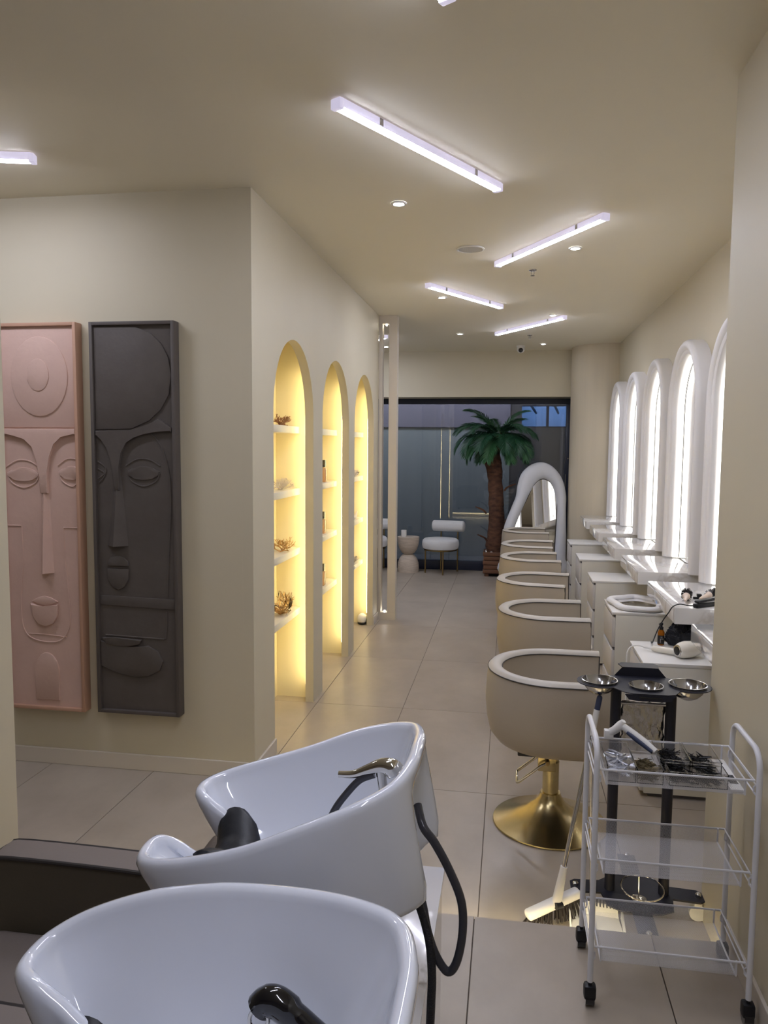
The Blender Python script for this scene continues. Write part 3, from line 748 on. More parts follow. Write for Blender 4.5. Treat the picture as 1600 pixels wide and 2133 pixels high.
single('braided_hose', B().tube(spline([(-.16, 1.42, .90), (-.143, 1.415, .855), (-.132, 1.41, .81), (-.127, 1.405, .75), (-.128, 1.40, .69), (-.131, 1.39, .55), (-.128, 1.36, .35), (-.13, 1.30, .13)], 6), .0085, 10), BRAID,
       'black braided hose running down the marble plinth side', 'hose')
t = thing('tap_lever', (-.20, .95, .98), 'glossy black spray handle leaning in the near wash basin', 'tap')
part('handle', B().tube(spline([(-.322, .95, 1.012), (-.312, .95, 1.022), (-.295, .95, 1.022), (-.265, .945, 1.006), (-.225, .935, .985), (-.17, .92, .965)], 5), [.012]+[.020]*5+[.021]*8+[.018]*6+[.016]*5+[.014], 16), BLKG, t)
part('spray_ring', B().tube([(-.318+.013*cos(a), .935+.004*sin(a), 1.006+.013*sin(a)) for a in [2*pi*k/20 for k in range(20)]], .003, 6, True), CHROME, t)
# marble plinth carrying the basins
t = thing('basin_plinth', (-.44, 1.1, ZU), 'white marble plinth below the wash basins', 'plinth')
part('top_slab', B().box(-.64, -.150, .15, 2.0, .618, .638, .002), MARBD, t)
part('body', B().box(-.635, -.156, .16, 1.992, ZU+.001, .618), MARBD, t)
# wash chair
t = thing('wash_chair', (-1.05, 1.475, ZU), 'taupe vinyl wash chair with dark piped armrests', 'armchair')
def arm(y0, y1):
    poly = [(-1.37, ZU+.05), (-1.375, .60), (-1.35, .665), (-1.30, .705), (-1.24, .72), (-.86, .715), (-.82, .70), (-.80, ZU+.05)]
    pl = spline([(x, 0, z) for x, z in poly[1:7]], 4); pl = [(p.x, p.z) for p in pl]
    side = [poly[0]]+pl+[poly[-1]]
    a = part('armrest', B().prism(side, 'y', y0+.002, y1-.002), TAUPED, t)
    part('arm_pad', B().loft([[(x, y0, z-.006) for x, z in pl], [(x, y0+.004, z+.003) for x, z in pl], [(x, (y0+y1)/2, z+.007) for x, z in pl], [(x, y1-.004, z+.003) for x, z in pl], [(x, y1, z-.006) for x, z in pl]], False), TAUPE, a)
    for y in (y0, y1):
        part('piping', B().tube([(x, y, z-.001) for x, z in pl], .0055, 8), PIPE, a)
arm(1.707, 1.795); arm(1.155, 1.240)
b = B().box(-1.29, -.74, 1.242, 1.705, .44, .54, .035, 4); part('seat', b, TAUPE, t)
part('seat_base', B().box(-1.26, -.76, 1.25, 1.70, ZU+.06, .44, .004), TAUPED, t)
b = B().box(-.05, .05, 1.245, 1.70, -.02, .42, .03, 3); b.rot(Matrix.Rotation(R(24), 3, 'Y'), (0, 1.47, 0)); bmesh.ops.translate(b.bm, verts=b.bm.verts[:], vec=(-.80, 0, .46)); part('backrest', b, TAUPE, t)
for x in (-1.30, -.84):
    for y in (1.20, 1.75):
        part('foot', B().cyl((x, y, ZU+.001), (x, y, ZU+.06), .018, 12), BLKP, t)

# ================================================================== WIRE TROLLEY
X0, X1, Y0, Y1 = .270, .714, 2.232, 2.502
t = thing('wire_trolley', (.49, 2.37, ZU), 'white three-tier wire trolley on black castors', 'trolley')
def arc_loop(x):
    zt, r = .925, .055; p = [(x, Y0, ZU+.075), (x, Y0, zt-r)]
    for k in range(1, 8): a = pi-(pi/2)*k/8; p.append((x, Y0+r+r*cos(a), zt-r+r*sin(a)))
    p += [(x, Y0+r, zt), (x, Y1-r, zt)]
    for k in range(1, 8): a = pi/2-(pi/2)*k/8; p.append((x, Y1-r+r*cos(a), zt-r+r*sin(a)))
    return p+[(x, Y1, zt-r), (x, Y1, ZU+.075)]
for x in (X0, X1):
    part('side_frame', B().tube(arc_loop(x), .0085, 12), TROL, t)
for zr in (.846, .574, .302):
    xa, xb = X0+.012, X1-.012
    rail = [(xa, Y0+.004, zr), (xb, Y0+.004, zr), (xb, Y1-.004, zr-.004), (xa, Y1-.004, zr-.004)]
    tray = part('tray_rim', B().tube(rail, .0035, 8, True), TROL, t)
    zb = zr-.046; i0, i1, j0, j1 = xa+.018, xb-.022, Y0+.01, Y1-.012
    part('mesh_floor', B().box(i0, i1, j0, j1, zb, zb+.0008), MESHM, tray, smooth=False)
    b = B()
    for q in (((i0, j0), (i1, j0)), ((i1, j0), (i1, j1)), ((i1, j1), (i0, j1)), ((i0, j1), (i0, j0))):
        (ax, ay), (bx, by) = q
        b.loft([[(ax, ay, zb), (bx, by, zb)], [(ax, ay, zr-.002), (bx, by, zr-.002)]], False)
    part('mesh_wall', b, MESHM, tray, smooth=False)
    for x in (i0, i1):
        part('corner_wire', B().tube([(x, j0, zr), (x, j0, zb), (x, j1, zb), (x, j1, zr)], .003, 6), TROL, tray)
    for x, s in ((X0, 1), (X1, -1)):
        b = B()
        for dz in (-.02, -.048):
            b.tube([(x+s*.002, Y0+.012, zr+dz), (x+s*.002, Y1-.012, zr+dz)], .0025, 6)
        for y in (Y0, Y1):
            sg = 1 if y == Y0 else -1
            b.tube([(x, y, zr-.005), (x+s*.012, y+sg*.008, zr-.02), (x+s*.012, y+sg*.008, zr-.036), (x, y, zr-.05)], .0026, 6)
        part('hook_wire', b, TROL, tray)
for x in (X0, X1):
    for y in (Y0, Y1):
        w_ = part('castor', B().box(x-.018, x+.018, y-.016, y+.018, ZU+.022, ZU+.066, .008), BLKP, t)
        part('wheel', B().cyl((x-.013, y+.002, ZU+.022), (x+.013, y+.002, ZU+.022), .0215, 20), BLKG, w_)
        part('stem', B().cyl((x, y, ZU+.06), (x, y, ZU+.082), .006, 10), BLKP, w_)
# clear boxes with pins in the top tray
def clear_box(x0, x1, y0, y1, z0, z1, label, pin, np, plabel, L=.05):
    t = thing('acrylic_box', ((x0+x1)/2, (y0+y1)/2, z0), label, 'box', 'clear pin boxes in the trolley tray')
    b = B(); w_ = .0018
    b.box(x0, x1, y0, y1, z0, z0+w_)
    b.box(x0, x0+w_, y0, y1, z0+w_, z1).box(x1-w_, x1, y0, y1, z0+w_, z1).box(x0+w_, x1-w_, y0, y0+w_, z0+w_, z1).box(x0+w_, x1-w_, y1-w_, y1, z0+w_, z1)
    part('shell', b, ACR, t, smooth=False)
    part('lip', B().tube([(x0, y0, z1), (x1, y0, z1), (x1, y1, z1), (x0, y1, z1)], .0022, 6, True), ACR, t)
    if pin:
        rr = random.Random(hash((round(x0, 3), np)) % 999); b = B()
        for _ in range(np):
            c = Vector((rr.uniform(x0+.02, x1-.02), rr.uniform(y0+.02, y1-.02), rr.uniform(z0+.004, z0+.028)))
            a = rr.uniform(0, pi); d = Vector((cos(a), sin(a), rr.uniform(-.25, .35)))*L*rr.uniform(.35, .5)
            p, q = c-d, c+d
            for v in (p, q):
                v.x = min(max(v.x, x0+.004), x1-.004); v.y = min(max(v.y, y0+.004), y1-.004); v.z = max(v.z, z0+.003)
            r_ = .0011 if L < .06 else .0022
            o_ = Vector((-d.y, d.x, 0)).normalized()*.003
            b.tube([p-o_, q, p+o_], r_, 4)
        o = single('hairpins', b, pin, plabel, 'hairpins', kind='stuff')
zt = .8015
clear_box(.303, .385, 2.262, 2.452, zt, zt+.048, 'clear box of white clips at the trolley tray left end', PINW, 60, 'pile of silver and white hair clips in the left clear box', .062)
clear_box(.388, .462, 2.262, 2.40, zt, zt+.042, 'clear box of bronze pins under the squeegee', PING, 170, 'pile of bronze hairpins under the squeegee')
clear_box(.466, .552, 2.335, 2.480, zt, zt+.048, 'clear box heaped with black hairpins behind the middle of the tray', PIND, 230, 'heap of black hairpins in the middle rear clear box')
clear_box(.556, .640, 2.335, 2.480, zt, zt+.048, 'clear box with loose black pins at the rear right of the tray', PIND, 90, 'loose black hairpins sticking up in the right rear clear box')
clear_box(.478, .640, 2.262, 2.330, zt, zt+.042, 'long clear box along the front of the trolley tray', PIND, 130, 'black hairpins in the long front clear box')
t = thing('white_device', (.655, 2.31, zt), 'flat white plastic case with dark window beside the pin boxes', 'case')
part('case', B().box(.644, .682, 2.25, 2.47, zt-.0005, zt+.008, .002), WPLA, t)
part('window', B().box(.652, .676, 2.29, 2.35, zt+.008, zt+.009), BLKG, t)
t = thing('squeegee', (.42, 2.36, .85), 'white squeegee with navy grip lying over the trolley pin boxes', 'squeegee')
hd = [Vector(p) for p in ((.372, 2.452, .905), (.405, 2.435, .886), (.455, 2.395, .858))]
part('head', B().tube([(.330, 2.475, .866), (.352, 2.468, .884), (.368, 2.458, .905), (.374, 2.455, .918)], [.012, .013, .014, .008], 12), WPLA, t)
part('handle', B().tube([(.372, 2.452, .902), (.40, 2.437, .886), (.43, 2.415, .870), (.462, 2.385, .852)], [.011, .012, .012, .009], 12), WPLA, t)
part('grip', B().tube([(.384, 2.438, .889), (.41, 2.422, .874), (.452, 2.386, .851)], [.007, .0095, .007], 10), NAVYP, t)
part('blade', B().box(.318, .346, 2.462, 2.485, .852, .880, .002), WPLA, t)

# ================================================================== COLOUR STAND
t = thing('colour_stand', (.513, 2.92, 0), 'black two-post hair colour stand with three steel bowls', 'stand')
ys = 2.92
for x in (.414, .612):
    part('post', B().cyl((x, ys, .092), (x, ys, .905), .0195, 20), NAVYM, t)
part('base_plate', B().prism([(.395, ys-.11), (.44, ys-.14), (.58, ys-.14), (.63, ys-.11), (.64, ys-.03), (.74, ys-.04), (.757, ys-.025), (.757, ys+.03), (.74, ys+.045), (.64, ys+.05), (.58, ys+.11), (.44, ys+.11), (.38, ys+.05), (.285, ys+.045), (.268, ys+.03), (.268, ys-.025), (.285, ys-.04), (.38, ys-.03)], 'z', .085, .092, .0015), NAVYM, t)
part('front_leg', B().box(.478, .548, ys-.30, ys-.13, .085, .091, .0015), NAVYM, t)
part('rear_leg', B().box(.478, .548, ys+.10, ys+.27, .085, .091, .0015), NAVYM, t)
for x, y in ((.287, ys), (.738, ys), (.513, ys-.275), (.513, ys+.25)):
    c_ = part('castor', B().cyl((x, y-.01, .032), (x, y+.014, .032), .0315, 22), WPLA if x != .287 else BLKP, t)
    part('bolt', B().lathe([(.011, .091), (.011, .103), (.006, .108)], (x, y, 0), 12), CHROME, c_)
    part('fork', B().box(x-.014, x+.014, y-.014, y+.018, .055, .085, .003), WPLA, c_)
# tray: flat plate with two ears, raised back lip and folded front lip
zt2 = .902
def ear(cx, cy, r, a0, a1, n=18): return [(cx+r*cos(R(a0+(a1-a0)*k/n)), cy+r*sin(R(a0+(a1-a0)*k/n))) for k in range(n+1)]
pl = [(.43, ys-.125), (.455, ys-.135), (.575, ys-.135), (.60, ys-.125), (.615, ys-.10)]
pl += ear(.668, ys-.005, .083, -120, 120)
pl += [(.60, ys+.085), (.425, ys+.085)]
pl += ear(.352, ys-.005, .083, 60, 300)
pl += [(.41, ys-.10)]
bw = [(.352, ys-.005, .064), (.513, ys-.045, .060), (.668, ys-.005, .066)]
b = B(); ed = []
for lp in [pl]+[[(x+(r-.001)*cos(2*pi*k/36), y+(r-.001)*sin(2*pi*k/36)) for k in range(36)] for x, y, r in bw]:
    vs = [b.bm.verts.new((q[0], q[1], zt2)) for q in lp]
    ed += [b.bm.edges.new((vs[i], vs[(i+1) % len(vs)])) for i in range(len(vs))]
bmesh.ops.triangle_fill(b.bm, use_beauty=True, edges=ed)
ex = bmesh.ops.extrude_face_region(b.bm, geom=b.bm.faces[:])
bmesh.ops.translate(b.bm, verts=[v for v in ex['geom'] if isinstance(v, bmesh.types.BMVert)], vec=(0, 0, .003))
part('tray_plate', b, NAVYM, t, smooth=False)
part('back_lip', B().prism([(.415, zt2), (.445, zt2+.035), (.58, zt2+.035), (.61, zt2)], 'y', ys+.083, ys+.086), NAVYM, t)
part('rear_shelf', B().prism([(.445, ys+.084), (.435, ys+.13), (.45, ys+.15), (.57, ys+.15), (.585, ys+.13), (.58, ys+.084)], 'z', zt2+.034, zt2+.037), NAVYM, t)
part('front_lip', B().prism([(.425, zt2-.001), (.44, zt2-.02), (.47, zt2-.024), (.555, zt2-.024), (.585, zt2-.02), (.60, zt2-.001)], 'y', ys-.134, ys-.131), NAVYM, t)
part('slot', B().box(.475, .553, ys-.137, ys-.134, zt2-.012, zt2-.006), BLKG, t)
part('foil_rod', B().cyl((.432, ys, .825), (.594, ys, .825), .006, 10), STEEL, t)
part('lower_hoop', B().tube([(.513+.075*cos(2*pi*k/32), ys-.12+.075*sin(2*pi*k/32), .175+.006*sin(2*pi*k/32)) for k in range(32)], .0028, 6, True), CHROME, t)
part('hoop_arm', B().tube([(.513, ys-.045, .175), (.513, ys-.05, .12), (.513, ys-.06, .093)], .003, 6), CHROME, t)
part('hoop_knob', B().lathe([(.028, .093), (.028, .098), (.012, .104)], (.513, ys-.06, 0), 20), CHROME, t)
for i, (x, y, r) in enumerate(bw):
    pr_ = [(.004, -.052*r/.064), (.3*r, -.050*r/.064), (.6*r, -.040*r/.064), (.82*r, -.024*r/.064), (.95*r, -.004), (r, .004), (r+.002, .006), (r-.002, .0065), (.93*r, -.002), (.79*r, -.021*r/.064), (.57*r, -.036*r/.064), (.28*r, -.046*r/.064), (.004, -.048*r/.064)]
    single('mixing_bowl', B().lathe([(q, z+zt2+.004) for q, z in pr_], (x, y, 0), 40), STEEL, 'steel mixing bowl in the %s of the black stand tray' % ['left ear', 'middle', 'right ear'][i], 'bowl', 'steel bowls in the stand tray')
b = B(); rr = random.Random(5); rows = []
for j in range(15):
    z = .83-.22*j/14
    rows.append([(.436+.156*i/14+(.004*rr.uniform(-1, 1) if j else 0), ys+.008+.011*noise.noise(Vector((i*.55, j*.5, 3)))*min(1, j/4)+.004*rr.uniform(-1, 1)*min(1, j/6), z+.003*rr.uniform(-1, 1)) for i in range(15)])
b.loft(rows, False)
o = single('foil_sheet', b, FOIL, 'crumpled silver foil sheet hanging between the stand posts', 'foil')
sm = o.modifiers.new('thickness', 'SOLIDIFY'); sm.thickness = .0006

# ================================================================== BROOM AND DUSTPAN
t = thing('broom', (.2, 2.80, 0), 'white broom with steel stick leaning on the black stand', 'broom')
A, Z = Vector((.215, 2.80, .125)), Vector((.352, 2.885, .86))
D = (Z-A).normalized()
part('joint', B().tube([A-D*.05, A-D*.02, A+D*.10], [.016, .018, .013], 14), WPLA, t)
part('stick', B().tube([A+D*.09, A+D*.62], .0085, 12), CHROME, t)
part('sleeve', B().tube([A+D*.60, Z-D*.055], .0115, 12), WPLA, t)
part('tip', B().tube([Z-D*.06, Z-D*.012, Z-D*.004, Z], [.0105, .0105, .009, .004], 12), NAVYP, t)
part('pivot', B().cyl((.215-.01, 2.775, .085), (.215+.012, 2.79, .085), .013, 14), BLKP, t)
hx = Vector((.187, .0, 0))
b = B().box(-.115, .115, -.022, .022, 0, .034, .012, 3)
b.rot(Matrix.Rotation(R(-13), 3, 'Y')).rot(Matrix.Rotation(R(28), 3, 'Z')); bmesh.ops.translate(b.bm, verts=b.bm.verts[:], vec=(.20, 2.805, .062))
part('head', b, WPLA, t)
b = B(); rr = random.Random(9)
for i in range(150):
    u = rr.uniform(-1, 1); v = rr.uniform(-1, 1)
    p = Vector((u*.105, v*.016, 0)); q = Vector((u*.125-.012, v*.03, -.05-.018*(u)))
    M = Matrix.Rotation(R(28), 3, 'Z') @ Matrix.Rotation(R(-13), 3, 'Y')
    p2 = M @ p+Vector((.20, 2.805, .064)); q2 = M @ q+Vector((.20, 2.805, .064)); q2.z = max(.002, q2.z)
    b.tube([p2, q2], .0022, 4)
o = part('bristles', b, BRIS, t); o['kind'] = 'stuff'
t = thing('dustpan', (.37, 2.80, 0), 'white dustpan with comb teeth lying behind the trolley', 'dustpan')
b = B(); b.loft([[(.26, 2.69, .002), (.45, 2.66, .002)], [(.262, 2.76, .010), (.45, 2.74, .010)], [(.275, 2.86, .022), (.44, 2.84, .022)], [(.28, 2.872, .065), (.435, 2.852, .065)]], False)
part('pan', b, WPLA, t)
part('side_wall', B().prism([(2.69, .001), (2.76, .03), (2.865, .065), (2.865, .02), (2.76, .008)], 'x', .256, .262), WPLA, t)
part('side_wall', B().prism([(2.66, .001), (2.74, .03), (2.845, .065), (2.845, .02), (2.74, .008)], 'x', .447, .453), WPLA, t)
for i in range(13):
    x = .285+.012*i
    part('tooth', B().box(x, x+.005, 2.846-(i*.0016), 2.858-(i*.0016), .064, .092, .001), BLKP, t)
part('handle', B().tube([(.345, 2.862, .05), (.342, 2.868, .10), (.334, 2.88, .50), (.331, 2.882, .70)], [.010, .0085, .0085, .0085], 10), CHROME, t)

# ================================================================== THINGS ON CABINETS AND CONSOLES
zt = .7005
t = thing('hair_dryer', (.93, 4.09, zt), 'cream hair dryer lying on the first cabinet', 'hair dryer')
sp = [(.872, 4.06, .742), (.876, 4.062, .742), (.892, 4.068, .743), (.915, 4.08, .745), (.945, 4.095, .745), (.975, 4.112, .743), (.995, 4.122, .742)]
part('body', B().tube(sp, [.030, .034, .041, .0445, .043, .034, .026], 24), DRYER, t)
part('intake_ring', B().tube([(.868, 4.058, .742), (.874, 4.061, .742)], [.029, .031], 24), STEEL, t)
part('intake_grille', B().tube([(.866, 4.057, .742), (.8685, 4.0582, .742)], [.020, .024], 20), BLKP, t)
part('grip', B().tube([(.905, 4.085, .728), (.85, 4.125, .722), (.79, 4.165, .720), (.77, 4.178, .720)], [.018, .0165, .016, .014], 14), DRYER, t)
part('strain_relief', B().tube([(.77, 4.178, .720), (.73, 4.20, .718)], [.010, .006], 10), WPLA, t)
part('cord', B().tube(spline([(.735, 4.198, .718), (.70, 4.20, .725), (.668, 4.195, .72), (.648, 4.185, .70), (.640, 4.175, .65), (.640, 4.16, .40), (.645, 4.15, .05)], 6), .0035, 8), WPLA, t)
t = thing('spray_bottle', (.842, 4.335, zt), 'small amber pump bottle with black label on the first cabinet', 'bottle')
part('glass', B().lathe([(.016, zt), (.018, zt+.004), (.018, zt+.07), (.014, zt+.08), (.010, zt+.085)], (.842, 4.335, 0), 24), AMBERG, t)
part('label', B().lathe([(.0183, zt+.008), (.0183, zt+.055)], (.842, 4.335, 0), 24, False), LABELB, t)
part('print', B().box(.835, .8365, 4.3158, 4.3165, zt+.015, zt+.038).box(.8365, .852, 4.3158, 4.3165, zt+.036, zt+.038).box(.836, .846, 4.3158, 4.3165, zt+.046, zt+.048), PAPER, t, 'white lettering on the label')
part('pump', B().lathe([(.011, zt+.085), (.011, zt+.10), (.006, zt+.10), (.006, zt+.112), (.009, zt+.112), (.009, zt+.122)], (.842, 4.335, 0), 18), BLKP, t)
part('nozzle', B().tube([(.842, 4.335, zt+.118), (.828, 4.325, zt+.117)], .0035, 8), BLKP, t)
b = B(); rr = random.Random(11)
bmesh.ops.create_icosphere(b.bm, subdivisions=5, radius=1)
for v in b.bm.verts:
    p = v.co.copy(); n_ = noise.fractal(p*2.1+Vector((5, 1, 2)), 1.0, 2.0, 4)+.6*abs(noise.noise(p*5))
    v.co = Vector((p.x*.085, p.y*.055, max(-.0, p.z*.06*1.1+.045)))*(1+.35*n_)
    v.co.z = max(0, v.co.z)+max(0, v.co.x)*.45*(1 if v.co.z > .005 else 0)
    v.co.z = min(v.co.z, .128); v.co += Vector((.962, 4.345, zt))
single('black_cape', b, CLOTH, 'crumpled black cape heaped on the first cabinet', 'cape')
# wavy white ring mirror on the second cabinet
t = thing('hand_mirror', (.87, 5.40, zt), 'wavy white ring mirror lying flat on the second cabinet', 'mirror')
ring = []
for k in range(72):
    a = 2*pi*k/72; w_ = 1+.07*sin(5*a+.6)+.03*sin(3*a)
    ring.append((.885+.165*w_*cos(a), 5.395+.215*w_*sin(a), zt+.0195))
part('frame', B().tube(ring, .0185, 12, True, flat=1.5), PLASTER, t)
part('glass', B().prism([(x*.93+.885*.07, y*.93+5.395*.07) for x, y, z in ring], 'z', zt+.010, zt+.014), MIRROR, t, smooth=False)
zk = .9305
def round_brush(p, q, label, seed):
    p, q = Vector(p), Vector(q); d = (q-p).normalized(); L = (q-p).length
    t = thing('round_brush', p, label, 'hairbrush', 'round brushes on the console')
    part('handle', B().tube([p, p+d*.02, p+d*.06, p+d*.10, p+d*.115], [.005, .008, .011, .014, .021], 14), mat('brush_handle%d' % seed, srgb(226, 206, 190), .4), t)
    part('barrel', B().tube([p+d*.115, p+d*L], [.018, .018], 16), BLKP, t)
    b = B(); rr = random.Random(seed); u = d.orthogonal().normalized(); v = d.cross(u)
    for i in range(190):
        a = rr.uniform(0, 2*pi); s = rr.uniform(.12, L)
        e = u*cos(a)+v*sin(a); c = p+d*s
        b.tube([c+e*.016, c+e*.030], .0012, 4)
    o = part('bristles', b, BRIS, t); o['kind'] = 'stuff'
round_brush((.957, 4.318, zk+.022), (1.01, 4.52, zk+.032), 'round hairbrush pointing away on the second console', 21)
round_brush((1.05, 4.40, zk+.022), (1.19, 4.58, zk+.032), 'round hairbrush near the wall on the second console', 22)
t = thing('hair_straightener', (1.09, 4.32, zk), 'black hair straightener with curled cord on the second console', 'straightener')
b = B().box(-.15, .12, -.016, .016, 0, .022, .006, 3); b.rot(Matrix.Rotation(R(37), 3, 'Z')); bmesh.ops.translate(b.bm, verts=b.bm.verts[:], vec=(1.11, 4.335, zk)); part('lower_arm', b, BLKP, t)
b = B().box(-.14, .12, -.015, .015, 0, .014, .005, 3); b.rot(Matrix.Rotation(R(-3), 3, 'Y')).rot(Matrix.Rotation(R(37), 3, 'Z')); bmesh.ops.translate(b.bm, verts=b.bm.verts[:], vec=(1.11, 4.335, zk+.032)); part('upper_arm', b, BLKP, t)
part('cord', B().tube(spline([(.995, 4.248, zk+.012), (.955, 4.24, zk+.013), (.91, 4.225, zk+.022), (.872, 4.215, zk+.008), (.850, 4.21, .905), (.828, 4.22, .865), (.806, 4.25, .80), (.792, 4.30, .72), (.80, 4.38, .7045)], 6), .0032, 8), BLKP, t)
t = thing('hair_clip', (1.07, 4.51, zk), 'small black sectioning clip between the brushes', 'hair clip')
part('jaw', B().box(1.04, 1.10, 4.50, 4.515, zk, zk+.012, .003), BLKP, t)
part('lever', B().box(1.06, 1.085, 4.495, 4.52, zk+.012, zk+.03, .004), BLKP, t)

# ================================================================== FAR CORNER: palm, mirror, chairs, table
PX, PY = -.168, 10.66
t = thing('planter', (PX, PY, 0), 'slatted brown wooden planter box of the palm', 'planter')
hw = .150
part('liner', B().box(PX-hw+.012, PX+hw-.012, PY-hw+.012, PY+hw-.012, .03, .30), mat('planter_liner', srgb(40, 28, 24), .8), t)
for k in range(5):
    z = .045+.060*k; h_ = hw+(.012 if k % 2 == 0 else .004)
    for s in ((PX-h_, PX+h_, PY-h_, PY-h_+.016), (PX-h_, PX+h_, PY+h_-.016, PY+h_), (PX-h_, PX-h_+.016, PY-h_+.0165, PY+h_-.0165), (PX+h_-.016, PX+h_, PY-h_+.0165, PY+h_-.0165)):
        part('slat', B().box(*s, z, z+.054, .004), WOOD, t)
for sx in (-1, 1):
    for sy in (-1, 1):
        part('foot', B().box(PX+sx*.11-.03, PX+sx*.11+.03, PY+sy*.11-.03, PY+sy*.11+.03, 0, .044, .004), WOOD, t)
b0 = None
rr = random.Random(4)
for k in range(34):
    a = rr.uniform(0, 2*pi); d = rr.uniform(.095, .13)
    x, y = PX+max(-.118, min(.118, d*1.2*cos(a))), PY+max(-.118, min(.118, d*1.2*sin(a)))
    s = rr.uniform(.014, .022)
    single('pebble', B().ball((x, y, .30+s*.75+rr.uniform(0, .014)), (s, s*rr.uniform(.8, 1.1), s*.75), 8, 6), PEB, 'white pebble in the palm planter', 'pebble', 'pebbles in the planter')
t = thing('potted_palm', (PX, PY, .30), 'artificial palm with thick brown trunk and dark green fronds', 'palm')
tp = [(-.17, .29, .125), (-.172, .45, .128), (-.165, .62, .118), (-.162, .78, .112), (-.165, .95, .112), (-.170, 1.10, .108), (-.185, 1.25, .108), (-.195, 1.38, .106), (-.215, 1.50, .118), (-.232, 1.60, .124), (-.225, 1.68, .108), (-.195, 1.78, .095), (-.165, 1.88, .085), (-.15, 1.96, .05)]
pts = spline([(x, PY, z) for x, z, r in tp], 4); rads = [q.x for q in spline([(r, 0, 0) for x, z, r in tp], 4)]
rings = []
for i, p in enumerate(pts):
    ring = []
    for k in range(28):
        a = 2*pi*k/28
        r_ = rads[i]*(1+.10*noise.noise(Vector((cos(a)*1.6, sin(a)*1.6, p.z*6)))+.05*noise.noise(Vector((cos(a)*5, sin(a)*5, p.z*22))))*(1-.10*((p.z*5.2+.15*sin(a)) % 1.0))
        ring.append((p.x+r_*cos(a), p.y+r_*sin(a), p.z))
    rings.append(ring)
part('trunk', B().loft(rings, True, True, True), BARK, t)
for (x, z, a, l) in ((-.30, .86, 160, .14), (-.06, 1.18, 20, .15), (-.32, 1.62, 170, .10), (-.06, 1.66, 10, .09), (-.28, .48, 170, .12), (-.05, .74, 5, .10)):
    d = Vector((cos(R(a)), -.5, 0))
    part('bark_strip', B().tube(spline([(x, PY-.07, z), Vector((x, PY-.09, z+.05))+d*l*.3, Vector((x, PY-.11, z+.09))+d*l*.9, Vector((x, PY-.12, z+.10))+d*l*1.1], 4), [.016]*4+[.012]*4+[.008]*4+[.004], 6, flat=.4), BARK, t)
def frond_mesh(L, e0, curve, seed):
    rr = random.Random(seed); b = B(); N = 16
    pth = [Vector((0, 0, 0))]
    for k in range(N):
        a = R(e0-curve*(k/N)**1.2); pth.append(pth[-1]+Vector((cos(a), 0, sin(a)))*L/N)
    b.tube(pth, [.008-.006*k/N for k in range(N+1)], 5)
    for k in range(40):
        s = .08+.92*k/39; i = min(N-1, int(s*N)); f = s*N-i
        p = pth[i].lerp(pth[i+1], f); tg = (pth[i+1]-pth[i]).normalized(); nrm = Vector((-tg.z, 0, tg.x))
        ll = L*.36*(math.sin(pi*min(1, .16+.80*s))**.5)*rr.uniform(.88, 1.08)
        for sd in (-1, 1):
            out = (tg*(.55+.6*s)+Vector((0, sd, 0))*(1.05-.35*s)+nrm*rr.uniform(.02, .22)).normalized()
            w_ = (tg-out*tg.dot(out)).normalized()*.0085
            mid = p+out*ll*.45+Vector((0, 0, -.02*ll)); tip = p+out*ll+Vector((0, 0, -.22*ll))
            v = [b.bm.verts.new(q) for q in (p-w_*.3, mid-w_, tip, mid+w_, p+w_*.3, mid+nrm*.006)]
            b.bm.faces.new((v[0], v[1], v[5])); b.bm.faces.new((v[0], v[5], v[4])); b.bm.faces.new((v[4], v[5], v[3]))
            b.bm.faces.new((v[1], v[2], v[5])); b.bm.faces.new((v[5], v[2], v[3]))
    return b
KIND = [(74, 70, LEAF2), (40, 95, LEAF), (18, 95, LEAF), (0, 85, LEAF2), (-22, 60, LEAF)]
cache = {}
rr = random.Random(14)
FR = [(0, 195, .95), (0, 150, .75), (0, 15, .85), (0, 335, .7), (0, 265, .6), (1, 180, 1.0), (1, 205, 1.0), (1, 0, .85), (1, 340, .85), (1, 232, .85), (1, 310, .8), (1, 120, .6), (1, 60, .6),
      (2, 192, 1.05), (2, 215, 1.0), (2, 245, .9), (2, 280, .85), (2, 305, .9), (2, 328, .9), (2, 350, .85), (2, 165, .9), (2, 15, .75), (3, 200, .95), (3, 228, .95), (3, 258, .85), (3, 295, .85), (3, 320, .95), (3, 345, .85), (3, 178, .9), (3, 95, .5),
      (4, 215, .8), (4, 240, .8), (4, 300, .75), (4, 325, .85), (4, 192, .75)]
for k, a, s in FR:
    e0, cv, m = KIND[k]
    if k not in cache:
        o = link_mesh('frond', frond_mesh(.62, e0, cv, 30+k), m, False); cache[k] = o.data
    else:
        o = bpy.data.objects.new('frond', cache[k]); COL.objects.link(o)
    o.parent = t
    o.location = (-.15-PX+.04*cos(R(a)), .03*sin(R(a)), 1.93-.30+rr.uniform(-.04, .03))
    o.rotation_euler = (rr.uniform(-.3, .3), rr.uniform(-.12, .12), R(a+rr.uniform(-6, 6))); o.scale = (s*(.52 if sin(R(a)) > .5 else 1),)*3
